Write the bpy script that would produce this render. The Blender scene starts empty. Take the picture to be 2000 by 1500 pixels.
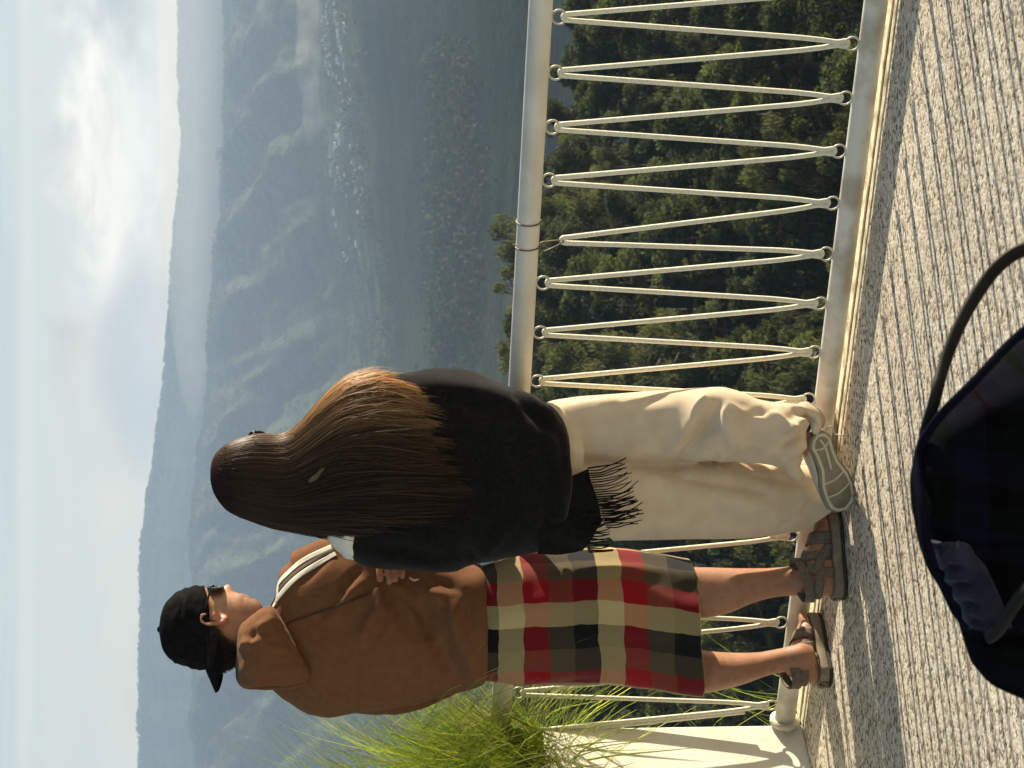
import bpy, math, random
import numpy as np
from mathutils import Vector, Matrix
from mathutils.bvhtree import BVHTree

rng = np.random.default_rng(7)
random.seed(7)
S = bpy.context.scene
COL = S.collection
F = 4450.0                      # focal length in photo pixels (photo 2000 px on the long side)
CAMZ = 1.49
PITCH = math.radians(5.9)
CP, SP = math.cos(PITCH), math.sin(PITCH)

# ------------------------------------------------------------------ measuring helpers
# photo pixel (x, y): x runs down the standing scene, y runs from right to left of it
def raydir(x, y):
    a = (750.0 - y) / F
    b = (x - 1000.0) / F
    return np.array([a, CP - b * SP, -SP - b * CP])

def at(x, y, Y):
    d = raydir(x, y)
    return d * (Y / d[1]) + np.array([0, 0, CAMZ])

def onz(x, y, z=0.0):
    d = raydir(x, y)
    return d * ((z - CAMZ) / d[2]) + np.array([0, 0, CAMZ])

def nrm(v):
    v = np.asarray(v, float)
    return v / (np.linalg.norm(v) + 1e-12)

# ------------------------------------------------------------------ noise
def _hash(ix, iy, iz, seed):
    h = (ix.astype(np.int64) * 374761393 + iy.astype(np.int64) * 668265263 + iz.astype(np.int64) * 2147483647 + seed * 974634777) & 0xFFFFFFFF
    h = ((h ^ (h >> 13)) * 1274126177) & 0xFFFFFFFF
    h = ((h ^ (h >> 16)) * 2246822519) & 0xFFFFFFFF
    return ((h ^ (h >> 15)) & 0xFFFFFF) / float(0xFFFFFF) * 2 - 1

def vnoise(P, seed=0):
    P = np.asarray(P, float)
    i = np.floor(P); f = P - i; f = f * f * (3 - 2 * f)
    r = 0
    for dx in (0, 1):
        wx = f[..., 0] if dx else 1 - f[..., 0]
        for dy in (0, 1):
            wy = f[..., 1] if dy else 1 - f[..., 1]
            for dz in (0, 1):
                wz = f[..., 2] if dz else 1 - f[..., 2]
                r = r + wx * wy * wz * _hash(i[..., 0] + dx, i[..., 1] + dy, i[..., 2] + dz, seed)
    return r

def fbm(P, oct=4, seed=0):
    P = np.asarray(P, float); r = 0; a = 0.5
    for k in range(oct):
        r = r + a * vnoise(P * 2 ** k, seed + k); a *= 0.5
    return r

def v3(a, b, c):
    return np.stack(np.broadcast_arrays(a, b, c), -1).astype(float)

# ------------------------------------------------------------------ object helpers
def mesh_from(name, V, Fc, smooth=True, mats=(), midx=None, uv=None, col=None):
    me = bpy.data.meshes.new(name)
    V = np.asarray(V, float)
    me.from_pydata([tuple(p) for p in V], [], [tuple(int(i) for i in f) for f in Fc])
    for m in mats: me.materials.append(m)
    if smooth and len(me.polygons): me.polygons.foreach_set('use_smooth', [True] * len(me.polygons))
    if midx is not None: me.polygons.foreach_set('material_index', [int(i) for i in midx])
    if uv is not None:
        l = me.uv_layers.new(name='UVMap')
        li = np.empty(len(me.loops), int); me.loops.foreach_get('vertex_index', li)
        l.data.foreach_set('uv', np.asarray(uv, float)[li].ravel())
    if col is not None:
        ca = me.color_attributes.new('tint', 'FLOAT_COLOR', 'POINT')
        c = np.ones((len(V), 4)); c[:, :np.asarray(col).shape[1]] = col
        ca.data.foreach_set('color', c.ravel())
    me.update()
    return me

def link(name, me, parent=None, base=(0, 0, 0)):
    o = bpy.data.objects.new(name, me); COL.objects.link(o)
    if parent is not None: o.parent = parent
    o.location = base
    return o

def tag(o, label=None, cat=None, group=None, kind=None):
    if label: o['label'] = label
    if cat: o['category'] = cat
    if group: o['group'] = group
    if kind: o['kind'] = kind
    return o

def empty(name, loc):
    o = bpy.data.objects.new(name, None); COL.objects.link(o)
    o.location = loc; o.empty_display_size = 0.1
    return o

class MB:
    """collects pieces (verts, faces) given in world coordinates"""
    def __init__(s): s.V = []; s.F = []; s.M = []; s.U = []; s.C = []; s.n = 0
    def add(s, V, Fc, m=0, uv=None, col=None):
        V = np.asarray(V, float).reshape(-1, 3)
        s.V.append(V)
        s.F += [tuple(int(i) + s.n for i in f) for f in Fc]
        s.M += [m] * len(Fc)
        s.U.append(np.zeros((len(V), 2)) if uv is None else np.asarray(uv, float))
        s.C.append(np.ones((len(V), 3)) if col is None else np.asarray(col, float))
        s.n += len(V)
        return s
    def arr(s): return np.vstack(s.V)
    def build(s, name, mats, parent=None, base=(0, 0, 0), smooth=True, uv=False, col=False):
        """base = world origin of the thing; vertices are stored relative to it"""
        base = np.asarray(base, float)
        if not isinstance(mats, (list, tuple)): mats = [mats]
        me = mesh_from(name, s.arr() - base, s.F, smooth, mats, s.M, np.vstack(s.U) if uv else None, np.vstack(s.C) if col else None)
        return link(name, me, parent, (0, 0, 0) if parent is not None else base)

def grid_faces(nr, nc, closed=True, off=0):
    f = []
    for i in range(nr - 1):
        for j in range(nc if closed else nc - 1):
            k = (j + 1) % nc
            f.append((off + i * nc + j, off + i * nc + k, off + (i + 1) * nc + k, off + (i + 1) * nc + j))
    return f

def hermite(X, Yv, xs):
    X = np.asarray(X, float); Yv = np.asarray(Yv, float)
    if Yv.ndim == 1: Yv = Yv[:, None]
    h = np.diff(X)[:, None]; d = np.diff(Yv, axis=0) / h
    m = np.zeros_like(Yv); m[0] = d[0]; m[-1] = d[-1]
    for i in range(1, len(X) - 1):
        m[i] = np.where(d[i - 1] * d[i] > 0, 2 * d[i - 1] * d[i] / (d[i - 1] + d[i] + 1e-12), 0.5 * (d[i - 1] + d[i]) * 0.35)
    k = np.clip(np.searchsorted(X, xs, side='right') - 1, 0, len(X) - 2)
    t = ((xs - X[k]) / (X[k + 1] - X[k]))[:, None]
    hh = h[k]
    return ((2 * t**3 - 3 * t**2 + 1) * Yv[k] + (t**3 - 2 * t**2 + t) * hh * m[k] + (-2 * t**3 + 3 * t**2) * Yv[k + 1] + (t**3 - t**2) * hh * m[k + 1])

def sp(c, n):
    return np.sign(c) * np.abs(c) ** (2.0 / n)

def loft(sl, nphi=96, step=4.0, n=2.3, cap=True, grow=0.0):
    """horizontal rings; each row: photo x, left y, right y, world depth Y, half thickness (m).
    returns verts (rows,nphi,3) flattened, faces, and (row photo x, phi)"""
    sl = np.asarray(sl, float)
    xs = np.arange(sl[0, 0], sl[-1, 0] + 1e-6, step)
    if xs[-1] < sl[-1, 0] - 0.01: xs = np.append(xs, sl[-1, 0])
    q = hermite(sl[:, 0], sl[:, 1:5], xs)
    ph = np.linspace(0, 2 * np.pi, nphi, endpoint=False)
    V = np.zeros((len(xs), nphi, 3))
    for i, x in enumerate(xs):
        yl, yr, Yc, b = q[i]
        c = at(x, 0.5 * (yl + yr), Yc)
        a = abs(yl - yr) * 0.5 * Yc / CP / F + grow
        V[i, :, 0] = c[0] + a * sp(np.cos(ph), n)
        V[i, :, 1] = c[1] + (b + grow) * sp(np.sin(ph), n)
        V[i, :, 2] = c[2]
    Fc = grid_faces(len(xs), nphi)
    Vf = V.reshape(-1, 3)
    if cap:
        c0, c1 = V[0].mean(0), V[-1].mean(0)
        k = len(Vf)
        Vf = np.vstack([Vf, c0, c1])
        for j in range(nphi):
            Fc.append((k, (j + 1) % nphi, j))
            o = (len(xs) - 1) * nphi
            Fc.append((k + 1, o + j, o + (j + 1) % nphi))
    Fc = [f[::-1] for f in Fc]
    return Vf, Fc, (xs, ph, V)

def tube(P, R, ns=10, cap=True, closed=False, flat=1.0, upv=None):
    """sweep round section along points; R scalar or list; flat squashes the section along its binormal"""
    P = np.asarray(P, float); n = len(P)
    R = np.full(n, R, float) if np.isscalar(R) else np.asarray(R, float)
    T = np.gradient(P, axis=0)
    if closed: T = np.roll(P, -1, 0) - np.roll(P, 1, 0)
    T /= np.linalg.norm(T, axis=1)[:, None] + 1e-12
    a = np.array([0, 0, 1.0]) if upv is None else np.asarray(upv, float)
    if abs(T[0] @ a) > 0.95: a = np.array([1.0, 0, 0])
    N = nrm(np.cross(T[0], a)); V = []
    ph = np.linspace(0, 2 * np.pi, ns, endpoint=False)
    for i in range(n):
        N = N - T[i] * (N @ T[i]); N = nrm(N)
        B = np.cross(T[i], N)
        V.append(P[i] + R[i] * (np.cos(ph)[:, None] * N + flat * np.sin(ph)[:, None] * B))
    V = np.vstack(V)
    Fc = grid_faces(n, ns)
    if closed:
        for j in range(ns): Fc.append(((n - 1) * ns + j, (n - 1) * ns + (j + 1) % ns, (j + 1) % ns, j))
    elif cap:
        k = len(V); V = np.vstack([V, P[0], P[-1]])
        for j in range(ns):
            Fc.append((k, (j + 1) % ns, j)); Fc.append((k + 1, (n - 1) * ns + j, (n - 1) * ns + (j + 1) % ns))
    return V, Fc

def torus(c, ax, R, r, nR=28, nr=10):
    ax = nrm(ax); a = np.array([0, 0, 1.0]) if abs(ax[2]) < 0.9 else np.array([1.0, 0, 0])
    u = nrm(np.cross(ax, a)); w = np.cross(ax, u)
    t = np.linspace(0, 2 * np.pi, nR, endpoint=False)
    P = np.asarray(c) + R * (np.cos(t)[:, None] * u + np.sin(t)[:, None] * w)
    return tube(P, r, nr, closed=True)

def spline(P, n):
    P = np.asarray(P, float); k = np.arange(len(P), dtype=float)
    # Catmull-Rom
    xs = np.linspace(0, len(P) - 1, n); out = []
    for x in xs:
        i = min(int(x), len(P) - 2); t = x - i
        p0, p1, p2, p3 = P[max(i - 1, 0)], P[i], P[i + 1], P[min(i + 2, len(P) - 1)]
        out.append(0.5 * ((2 * p1) + (-p0 + p2) * t + (2 * p0 - 5 * p1 + 4 * p2 - p3) * t**2 + (-p0 + 3 * p1 - 3 * p2 + p3) * t**3))
    return np.array(out)

def box(c, sx, sy, sz, rot=0.0):
    x, y, z = sx / 2, sy / 2, sz / 2
    V = np.array([(a * x, b * y, d * z) for d in (-1, 1) for a, b in ((-1, -1), (1, -1), (1, 1), (-1, 1))])
    cr, sr = math.cos(rot), math.sin(rot)
    V = V @ np.array([[cr, sr, 0], [-sr, cr, 0], [0, 0, 1]]) + np.asarray(c)
    return V, [(3, 2, 1, 0), (4, 5, 6, 7), (0, 1, 5, 4), (1, 2, 6, 5), (2, 3, 7, 6), (3, 0, 4, 7)]

def blob(c, r, nu=20, nv=12):
    """ellipsoid, r = (rx, ry, rz)"""
    V = [(0, 0, 1)]
    for i in range(1, nv):
        th = math.pi * i / nv
        for j in range(nu):
            p = 2 * math.pi * j / nu
            V.append((math.sin(th) * math.cos(p), math.sin(th) * math.sin(p), math.cos(th)))
    V.append((0, 0, -1)); Fc = []
    for j in range(nu):
        k = (j + 1) % nu
        Fc.append((0, 1 + j, 1 + k))
        for i in range(nv - 2):
            Fc.append((1 + i * nu + j, 1 + (i + 1) * nu + j, 1 + (i + 1) * nu + k, 1 + i * nu + k))
        e = 1 + (nv - 2) * nu
        Fc.append((e + j, len(V) - 1, e + k))
    return np.array(V) * np.asarray(r) + np.asarray(c), Fc

def fuse(pieces, voxel, smooth=6, fac=0.5):
    """merge overlapping closed pieces into ONE continuous surface -> (verts, faces)"""
    mb = MB()
    for p in pieces: mb.add(p[0], p[1])
    me = mesh_from('tmp_fuse', mb.arr(), mb.F)
    o = bpy.data.objects.new('tmp_fuse', me); COL.objects.link(o)
    r = o.modifiers.new('r', 'REMESH'); r.mode = 'VOXEL'; r.voxel_size = voxel
    if smooth:
        s = o.modifiers.new('s', 'SMOOTH'); s.factor = fac; s.iterations = smooth
    dg = bpy.context.evaluated_depsgraph_get(); dg.update()
    ev = o.evaluated_get(dg); m = ev.to_mesh()
    V = np.empty(len(m.vertices) * 3); m.vertices.foreach_get('co', V); V = V.reshape(-1, 3)
    Fc = [tuple(p.vertices) for p in m.polygons]
    ev.to_mesh_clear()
    bpy.data.objects.remove(o, do_unlink=True); bpy.data.meshes.remove(me)
    return V.copy(), Fc

def vnormals(V, Fc):
    me = mesh_from('tmp_n', V, Fc); N = np.empty(len(V) * 3)
    me.vertices.foreach_get('normal', N); bpy.data.meshes.remove(me)
    return N.reshape(-1, 3)

def fold_field(V, segs, Yd, sharp=False):
    """sum of cloth folds given as photo segments (x1,y1,x2,y2,width px,amp m) measured on the garment's own depth plane"""
    d = np.zeros(len(V))
    for x1, y1, x2, y2, w, a in segs:
        A = at(x1, y1, Yd)[[0, 2]]; B = at(x2, y2, Yd)[[0, 2]]
        w = w * Yd / F
        p = V[:, [0, 2]]; ab = B - A
        t = np.clip(((p - A) @ ab) / (ab @ ab + 1e-12), -0.15, 1.15)
        q = p - A - np.clip(t, 0, 1)[:, None] * ab
        r = np.linalg.norm(q, axis=1) / w
        prof = (np.exp(-1.25 * np.sqrt(r * r + .03)) * 1.15 - .25 * np.exp(-(r - 1.8) ** 2)) if sharp else (1 - 0.55 * r * r) * np.exp(-r * r * 0.7)
        d += a * prof * np.sin(np.clip((t + 0.15) / 1.3, 0, 1) * np.pi) ** 0.6
    return d

def displace(V, Fc, segs=(), Yd=6.0, nz=(), sharp=False):
    N = vnormals(V, Fc)
    back = np.clip(-N[:, 1] * 1.6 + 0.15, 0, 1)
    d = fold_field(V, segs, Yd, sharp) * back if len(segs) else np.zeros(len(V))
    for sc, a, sd in nz:
        d = d + a * fbm(V * np.asarray(sc), 3, sd)
    return V + N * d[:, None]

# ------------------------------------------------------------------ materials
def new_mat(name):
    m = bpy.data.materials.new(name); m.use_nodes = True
    nt = m.node_tree; b = nt.nodes['Principled BSDF']
    return m, nt, b

def N(nt, t, **k):
    n = nt.nodes.new(t)
    for a, v in k.items():
        if a in n.bl_rna.properties and a != 'inputs': setattr(n, a, v)
    return n

def lk(nt, a, b): nt.links.new(a, b)

def ramp(nt, stops, interp='LINEAR'):
    r = nt.nodes.new('ShaderNodeValToRGB'); e = r.color_ramp.elements
    r.color_ramp.interpolation = interp
    while len(e) > 1: e.remove(e[-1])
    e[0].position = stops[0][0]; e[0].color = (*stops[0][1], 1)
    for p, c in stops[1:]:
        x = e.new(p); x.color = (*c, 1)
    return r

def math_n(nt, op, a=None, b=None, c=None):
    n = nt.nodes.new('ShaderNodeMath'); n.operation = op
    for i, v in enumerate((a, b, c)):
        if v is None: continue
        if isinstance(v, (int, float)): n.inputs[i].default_value = v
        else: nt.links.new(v, n.inputs[i])
    return n.outputs[0]

def mixc(nt, fac, a, b, blend='MIX'):
    n = nt.nodes.new('ShaderNodeMix'); n.data_type = 'RGBA'; n.blend_type = blend
    for i, v in ((0, fac), (6, a), (7, b)):
        if isinstance(v, (int, float)): n.inputs[i].default_value = v
        elif isinstance(v, tuple): n.inputs[i].default_value = (*v, 1) if len(v) == 3 else v
        else: nt.links.new(v, n.inputs[i])
    return n.outputs[2]

def simple(name, c1, c2=None, scale=20.0, rough=0.7, bump=0.0, bscale=None, sheen=0.0, metal=0.0, sss=0.0, detail=4, spec=None, stretch=None, lo=0.35, hi=0.65, transl=0.0):
    m, nt, b = new_mat(name)
    tc = N(nt, 'ShaderNodeTexCoord'); src = tc.outputs['Object']
    if stretch:
        mp = N(nt, 'ShaderNodeMapping'); mp.inputs['Scale'].default_value = stretch
        lk(nt, src, mp.inputs[0]); src = mp.outputs[0]
    if c2 is not None:
        nz = N(nt, 'ShaderNodeTexNoise'); nz.inputs['Scale'].default_value = scale; nz.inputs['Detail'].default_value = detail
        lk(nt, src, nz.inputs['Vector'])
        r = ramp(nt, [(lo, c1), (hi, c2)]); lk(nt, nz.outputs['Fac'], r.inputs[0])
        lk(nt, r.outputs[0], b.inputs['Base Color'])
    else:
        b.inputs['Base Color'].default_value = (*c1, 1)
    b.inputs['Roughness'].default_value = rough; b.inputs['Metallic'].default_value = metal
    if spec is not None: b.inputs['Specular IOR Level'].default_value = spec
    if sheen:
        b.inputs['Sheen Weight'].default_value = sheen; b.inputs['Sheen Roughness'].default_value = 0.5
    if sss:
        b.inputs['Subsurface Weight'].default_value = sss; b.inputs['Subsurface Radius'].default_value = (0.012, 0.004, 0.002); b.inputs['Subsurface Scale'].default_value = 1.0
    if bump:
        n2 = N(nt, 'ShaderNodeTexNoise'); n2.inputs['Scale'].default_value = bscale or scale * 4; n2.inputs['Detail'].default_value = 3
        lk(nt, src, n2.inputs['Vector'])
        bp = N(nt, 'ShaderNodeBump'); bp.inputs['Strength'].default_value = 1.0; bp.inputs['Distance'].default_value = bump
        lk(nt, n2.outputs['Fac'], bp.inputs['Height']); lk(nt, bp.outputs[0], b.inputs['Normal'])
    if transl:
        tr = N(nt, 'ShaderNodeBsdfTranslucent'); mx = N(nt, 'ShaderNodeMixShader'); mx.inputs[0].default_value = transl
        if c2 is not None: lk(nt, r.outputs[0], tr.inputs[0])
        else: tr.inputs[0].default_value = (*c1, 1)
        out = nt.nodes['Material Output']
        lk(nt, b.outputs[0], mx.inputs[1]); lk(nt, tr.outputs[0], mx.inputs[2]); lk(nt, mx.outputs[0], out.inputs[0])
    return m

def tinted(name, rough=0.6, transl=0.3, spec=0.3, gain=(1, 1, 1), tgain=(1, 1, 1), aniso=0.0, vary=0.0):
    """colour from the mesh's own 'tint' attribute (each leaf or strand has its own colour), optional per object variation"""
    m, nt, b = new_mat(name)
    at_ = N(nt, 'ShaderNodeAttribute'); at_.attribute_name = 'tint'
    c = mixc(nt, 1.0, at_.outputs['Color'], gain, 'MULTIPLY')
    if vary:
        oi = N(nt, 'ShaderNodeObjectInfo')
        r = ramp(nt, [(0.0, (1 - vary, 1 - vary * 0.9, 1 - vary * 0.6)), (0.5, (1, 1, 1)), (1.0, (1 + vary, 1 + vary * 0.8, 1 + vary * 0.1))])
        lk(nt, oi.outputs['Random'], r.inputs[0]); c = mixc(nt, 1.0, c, r.outputs[0], 'MULTIPLY')
    lk(nt, c, b.inputs['Base Color'])
    b.inputs['Roughness'].default_value = rough; b.inputs['Specular IOR Level'].default_value = spec
    if transl:
        tr = N(nt, 'ShaderNodeBsdfTranslucent'); mx = N(nt, 'ShaderNodeMixShader'); mx.inputs[0].default_value = transl
        lk(nt, mixc(nt, 1.0, c, tgain, 'MULTIPLY'), tr.inputs[0])
        lk(nt, b.outputs[0], mx.inputs[1]); lk(nt, tr.outputs[0], mx.inputs[2]); lk(nt, mx.outputs[0], nt.nodes['Material Output'].inputs[0])
    return m

M = {}
M['rail'] = simple('painted_steel', (0.60, 0.55, 0.45), (0.75, 0.70, 0.60), 9, 0.45, 0.0008, 60, lo=0.3, hi=0.7)
M['rail_low'] = simple('weathered_painted_steel', (0.48, 0.41, 0.31), (0.74, 0.69, 0.58), 11, 0.55, 0.001, 70, lo=0.34, hi=0.56, detail=10)
M['ring'] = simple('galvanised_ring', (0.42, 0.40, 0.34), (0.60, 0.57, 0.48), 60, 0.5, metal=0.3)
M['rope'] = simple('cream_rope', (0.70, 0.66, 0.51), (0.85, 0.81, 0.66), 160, 0.85, 0.0016, 420)
M['wire'] = simple('rusty_wire', (0.10, 0.08, 0.06), (0.20, 0.16, 0.11), 90, 0.5, metal=0.6)
M['kerb'] = simple('kerb_paint', (0.34, 0.27, 0.15), (0.78, 0.70, 0.50), 22, 0.8, 0.002, 60, detail=8, lo=0.30, hi=0.52)
M['dirt'] = simple('gap_dirt', (0.05, 0.04, 0.02), (0.16, 0.12, 0.06), 40, 0.95, 0.004, 60)
M['wall'] = simple('white_render', (0.70, 0.66, 0.55), (0.80, 0.77, 0.67), 6, 0.9, 0.0012, 90, detail=7)
M['soil'] = simple('soil', (0.05, 0.035, 0.02), (0.10, 0.07, 0.04), 20, 0.95, 0.01, 40)
M['skin'] = None
M['black_cap'] = simple('black_cotton', (0.006, 0.006, 0.006), (0.010, 0.010, 0.010), 60, 0.85, 0.0005, 500, spec=0.03)
M['lens'] = simple('dark_lens', (0.02, 0.012, 0.010), rough=0.08, spec=0.6)
M['black_frame'] = simple('black_acetate', (0.012, 0.011, 0.011), rough=0.25)
M['hoodie'] = simple('brown_fleece', (0.148, 0.066, 0.030), (0.172, 0.079, 0.037), 60, 0.95, 0.0004, 900, sheen=0.05, spec=0.06)
M['seam'] = simple('brown_seam', (0.060, 0.026, 0.012), rough=0.95)
M['stripe'] = simple('cream_tape', (0.66, 0.61, 0.50), (0.72, 0.68, 0.57), 60, 0.8)
M['band_dark'] = simple('dark_tape', (0.07, 0.05, 0.025), (0.09, 0.065, 0.035), 60, 0.85)
M['shawl'] = simple('black_wool', (0.0060, 0.0056, 0.0054), (0.011, 0.0105, 0.010), 90, 0.95, 0.0008, 500, sheen=0.10, spec=0.03)
M['trouser'] = simple('cream_cotton', (0.64, 0.505, 0.355), (0.71, 0.58, 0.42), 18, 0.9, 0.0006, 600, sheen=0.1, spec=0.15, transl=0.12)
M['tee'] = simple('white_cotton', (0.80, 0.755, 0.66), (0.84, 0.80, 0.71), 20, 0.9, transl=0.15)
M['sandal'] = simple('taupe_webbing', (0.10, 0.075, 0.05), (0.16, 0.125, 0.085), 90, 0.8, 0.0008, 400)
M['sandal_sole'] = simple('sandal_rubber', (0.16, 0.125, 0.085), (0.25, 0.20, 0.14), 30, 0.85, 0.001, 120)
M['tread'] = simple('black_rubber', (0.02, 0.018, 0.016), (0.04, 0.035, 0.03), 60, 0.8)
M['shoe'] = simple('cream_shoe', (0.55, 0.48, 0.36), (0.66, 0.59, 0.46), 40, 0.85, 0.0006, 300)
M['shoe_sole'] = simple('khaki_outsole', (0.20, 0.17, 0.11), (0.27, 0.23, 0.155), 30, 0.75, 0.0012, 160)
M['shoe_rib'] = simple('pale_outsole_rib', (0.50, 0.44, 0.32), (0.58, 0.52, 0.39), 40, 0.75)
M['lace'] = simple('cream_lace', (0.62, 0.56, 0.44), rough=0.9)
M['leather'] = simple('black_leather', (0.012, 0.012, 0.010), (0.022, 0.020, 0.017), 30, 0.55, 0.0002, 120, spec=0.12)
M['hair_base'] = simple('brown_hair_mass', (0.018, 0.010, 0.006), (0.035, 0.019, 0.010), 60, 0.6, stretch=(1, 1, 0.12))
M['hair'] = tinted('brown_hair', 0.45, 0.42, 0.22, tgain=(1.5, 1.25, .95))
M['man_hair'] = tinted('dark_hair', 0.5, 0.1, 0.3)
M['gold'] = simple('ring_metal', (0.8, 0.72, 0.5), rough=0.2, metal=1.0)
M['clip'] = simple('tan_clip', (0.095, 0.058, 0.036), (0.13, 0.082, 0.052), 60, 0.9)
M['grass'] = tinted('grass_blade', 0.55, 0.45, 0.25, tgain=(1.5, 1.45, 0.8))
M['leaf'] = tinted('tree_leaf', 0.7, 0.42, 0.15, tgain=(1.5, 1.4, 0.7), vary=0.35)
M['wood_leaf'] = tinted('far_leaf', 0.8, 0.2, 0.1)
M['bark'] = simple('bark', (0.05, 0.04, 0.03), (0.11, 0.09, 0.07), 4, 0.95, 0.02, 12)
M['house'] = simple('pale_plaster', (0.42, 0.41, 0.38), (0.62, 0.60, 0.56), 0.2, 0.9)
M['roof_red'] = simple('tile_roof', (0.28, 0.15, 0.10), (0.36, 0.22, 0.16), 0.3, 0.9)
M['roof_pale'] = simple('sheet_roof', (0.30, 0.30, 0.30), (0.50, 0.50, 0.50), 0.3, 0.6)

def skin_material(name, c1, c2):
    m, nt, b = new_mat(name)
    tc = N(nt, 'ShaderNodeTexCoord')
    nz = N(nt, 'ShaderNodeTexNoise'); nz.inputs['Scale'].default_value = 28; nz.inputs['Detail'].default_value = 5
    lk(nt, tc.outputs['Object'], nz.inputs['Vector'])
    r = ramp(nt, [(0.3, c1), (0.55, c2), (0.75, tuple(x * .86 for x in c1))]); lk(nt, nz.outputs['Fac'], r.inputs[0])
    a = N(nt, 'ShaderNodeAttribute'); a.attribute_name = 'tint'
    lk(nt, mixc(nt, 1.0, r.outputs[0], a.outputs['Color'], 'MULTIPLY'), b.inputs['Base Color'])
    b.inputs['Roughness'].default_value = 0.48; b.inputs['Specular IOR Level'].default_value = 0.4
    b.inputs['Subsurface Weight'].default_value = 0.18; b.inputs['Subsurface Radius'].default_value = (0.010, 0.0035, 0.002); b.inputs['Subsurface Scale'].default_value = 1.0
    n2 = N(nt, 'ShaderNodeTexNoise'); n2.inputs['Scale'].default_value = 320; lk(nt, tc.outputs['Object'], n2.inputs['Vector'])
    bp = N(nt, 'ShaderNodeBump'); bp.inputs['Distance'].default_value = 0.0006; lk(nt, n2.outputs['Fac'], bp.inputs['Height']); lk(nt, bp.outputs[0], b.inputs['Normal'])
    return m
M['skin'] = skin_material('skin', (0.34, 0.172, 0.098), (0.41, 0.215, 0.125))

def floor_material():
    m, nt, b = new_mat('washed_pebble_floor')
    tc = N(nt, 'ShaderNodeTexCoord'); ob = tc.outputs['Object']
    dn = N(nt, 'ShaderNodeTexNoise'); dn.inputs['Scale'].default_value = 60; dn.inputs['Detail'].default_value = 2
    lk(nt, ob, dn.inputs['Vector'])
    mx = N(nt, 'ShaderNodeVectorMath'); mx.operation = 'MULTIPLY_ADD'
    lk(nt, dn.outputs['Color'], mx.inputs[0]); mx.inputs[1].default_value = (0.012, 0.012, 0.012); lk(nt, ob, mx.inputs[2])
    vo = N(nt, 'ShaderNodeTexVoronoi'); vo.inputs['Scale'].default_value = 105; vo.feature = 'F1'
    lk(nt, mx.outputs[0], vo.inputs['Vector'])
    sep = N(nt, 'ShaderNodeSeparateColor'); lk(nt, vo.outputs['Color'], sep.inputs[0])
    r = ramp(nt, [(0.0, (0.13, 0.11, 0.09)), (0.10, (0.24, 0.20, 0.155)), (0.22, (0.42, 0.365, 0.28)), (0.38, (0.61, 0.55, 0.44)), (0.55, (0.69, 0.63, 0.515)), (0.80, (0.77, 0.715, 0.605)), (0.95, (0.52, 0.39, 0.29)), (0.97, (0.42, 0.40, 0.36)), (1.0, (0.78, 0.72, 0.59))])
    lk(nt, sep.outputs[0], r.inputs[0])
    ed = ramp(nt, [(0.0, (1, 1, 1)), (0.55, (1, 1, 1)), (0.9, (0.72, 0.68, 0.60))]); lk(nt, vo.outputs['Distance'], ed.inputs[0])
    c = mixc(nt, 1.0, r.outputs[0], ed.outputs[0], 'MULTIPLY')
    big = N(nt, 'ShaderNodeTexNoise'); big.inputs['Scale'].default_value = 2.2; big.inputs['Detail'].default_value = 5; lk(nt, ob, big.inputs['Vector'])
    rb = ramp(nt, [(0.3, (0.82, 0.80, 0.76)), (0.7, (1.06, 1.04, 1.0))]); lk(nt, big.outputs['Fac'], rb.inputs[0])
    c = mixc(nt, 1.0, c, rb.outputs[0], 'MULTIPLY')
    lk(nt, c, b.inputs['Base Color']); b.inputs['Roughness'].default_value = 0.85; b.inputs['Specular IOR Level'].default_value = 0.25
    bp = N(nt, 'ShaderNodeBump'); bp.inputs['Strength'].default_value = 0.6; bp.inputs['Distance'].default_value = 0.0018; bp.invert = True
    lk(nt, vo.outputs['Distance'], bp.inputs['Height']); lk(nt, bp.outputs[0], b.inputs['Normal'])
    return m

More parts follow.
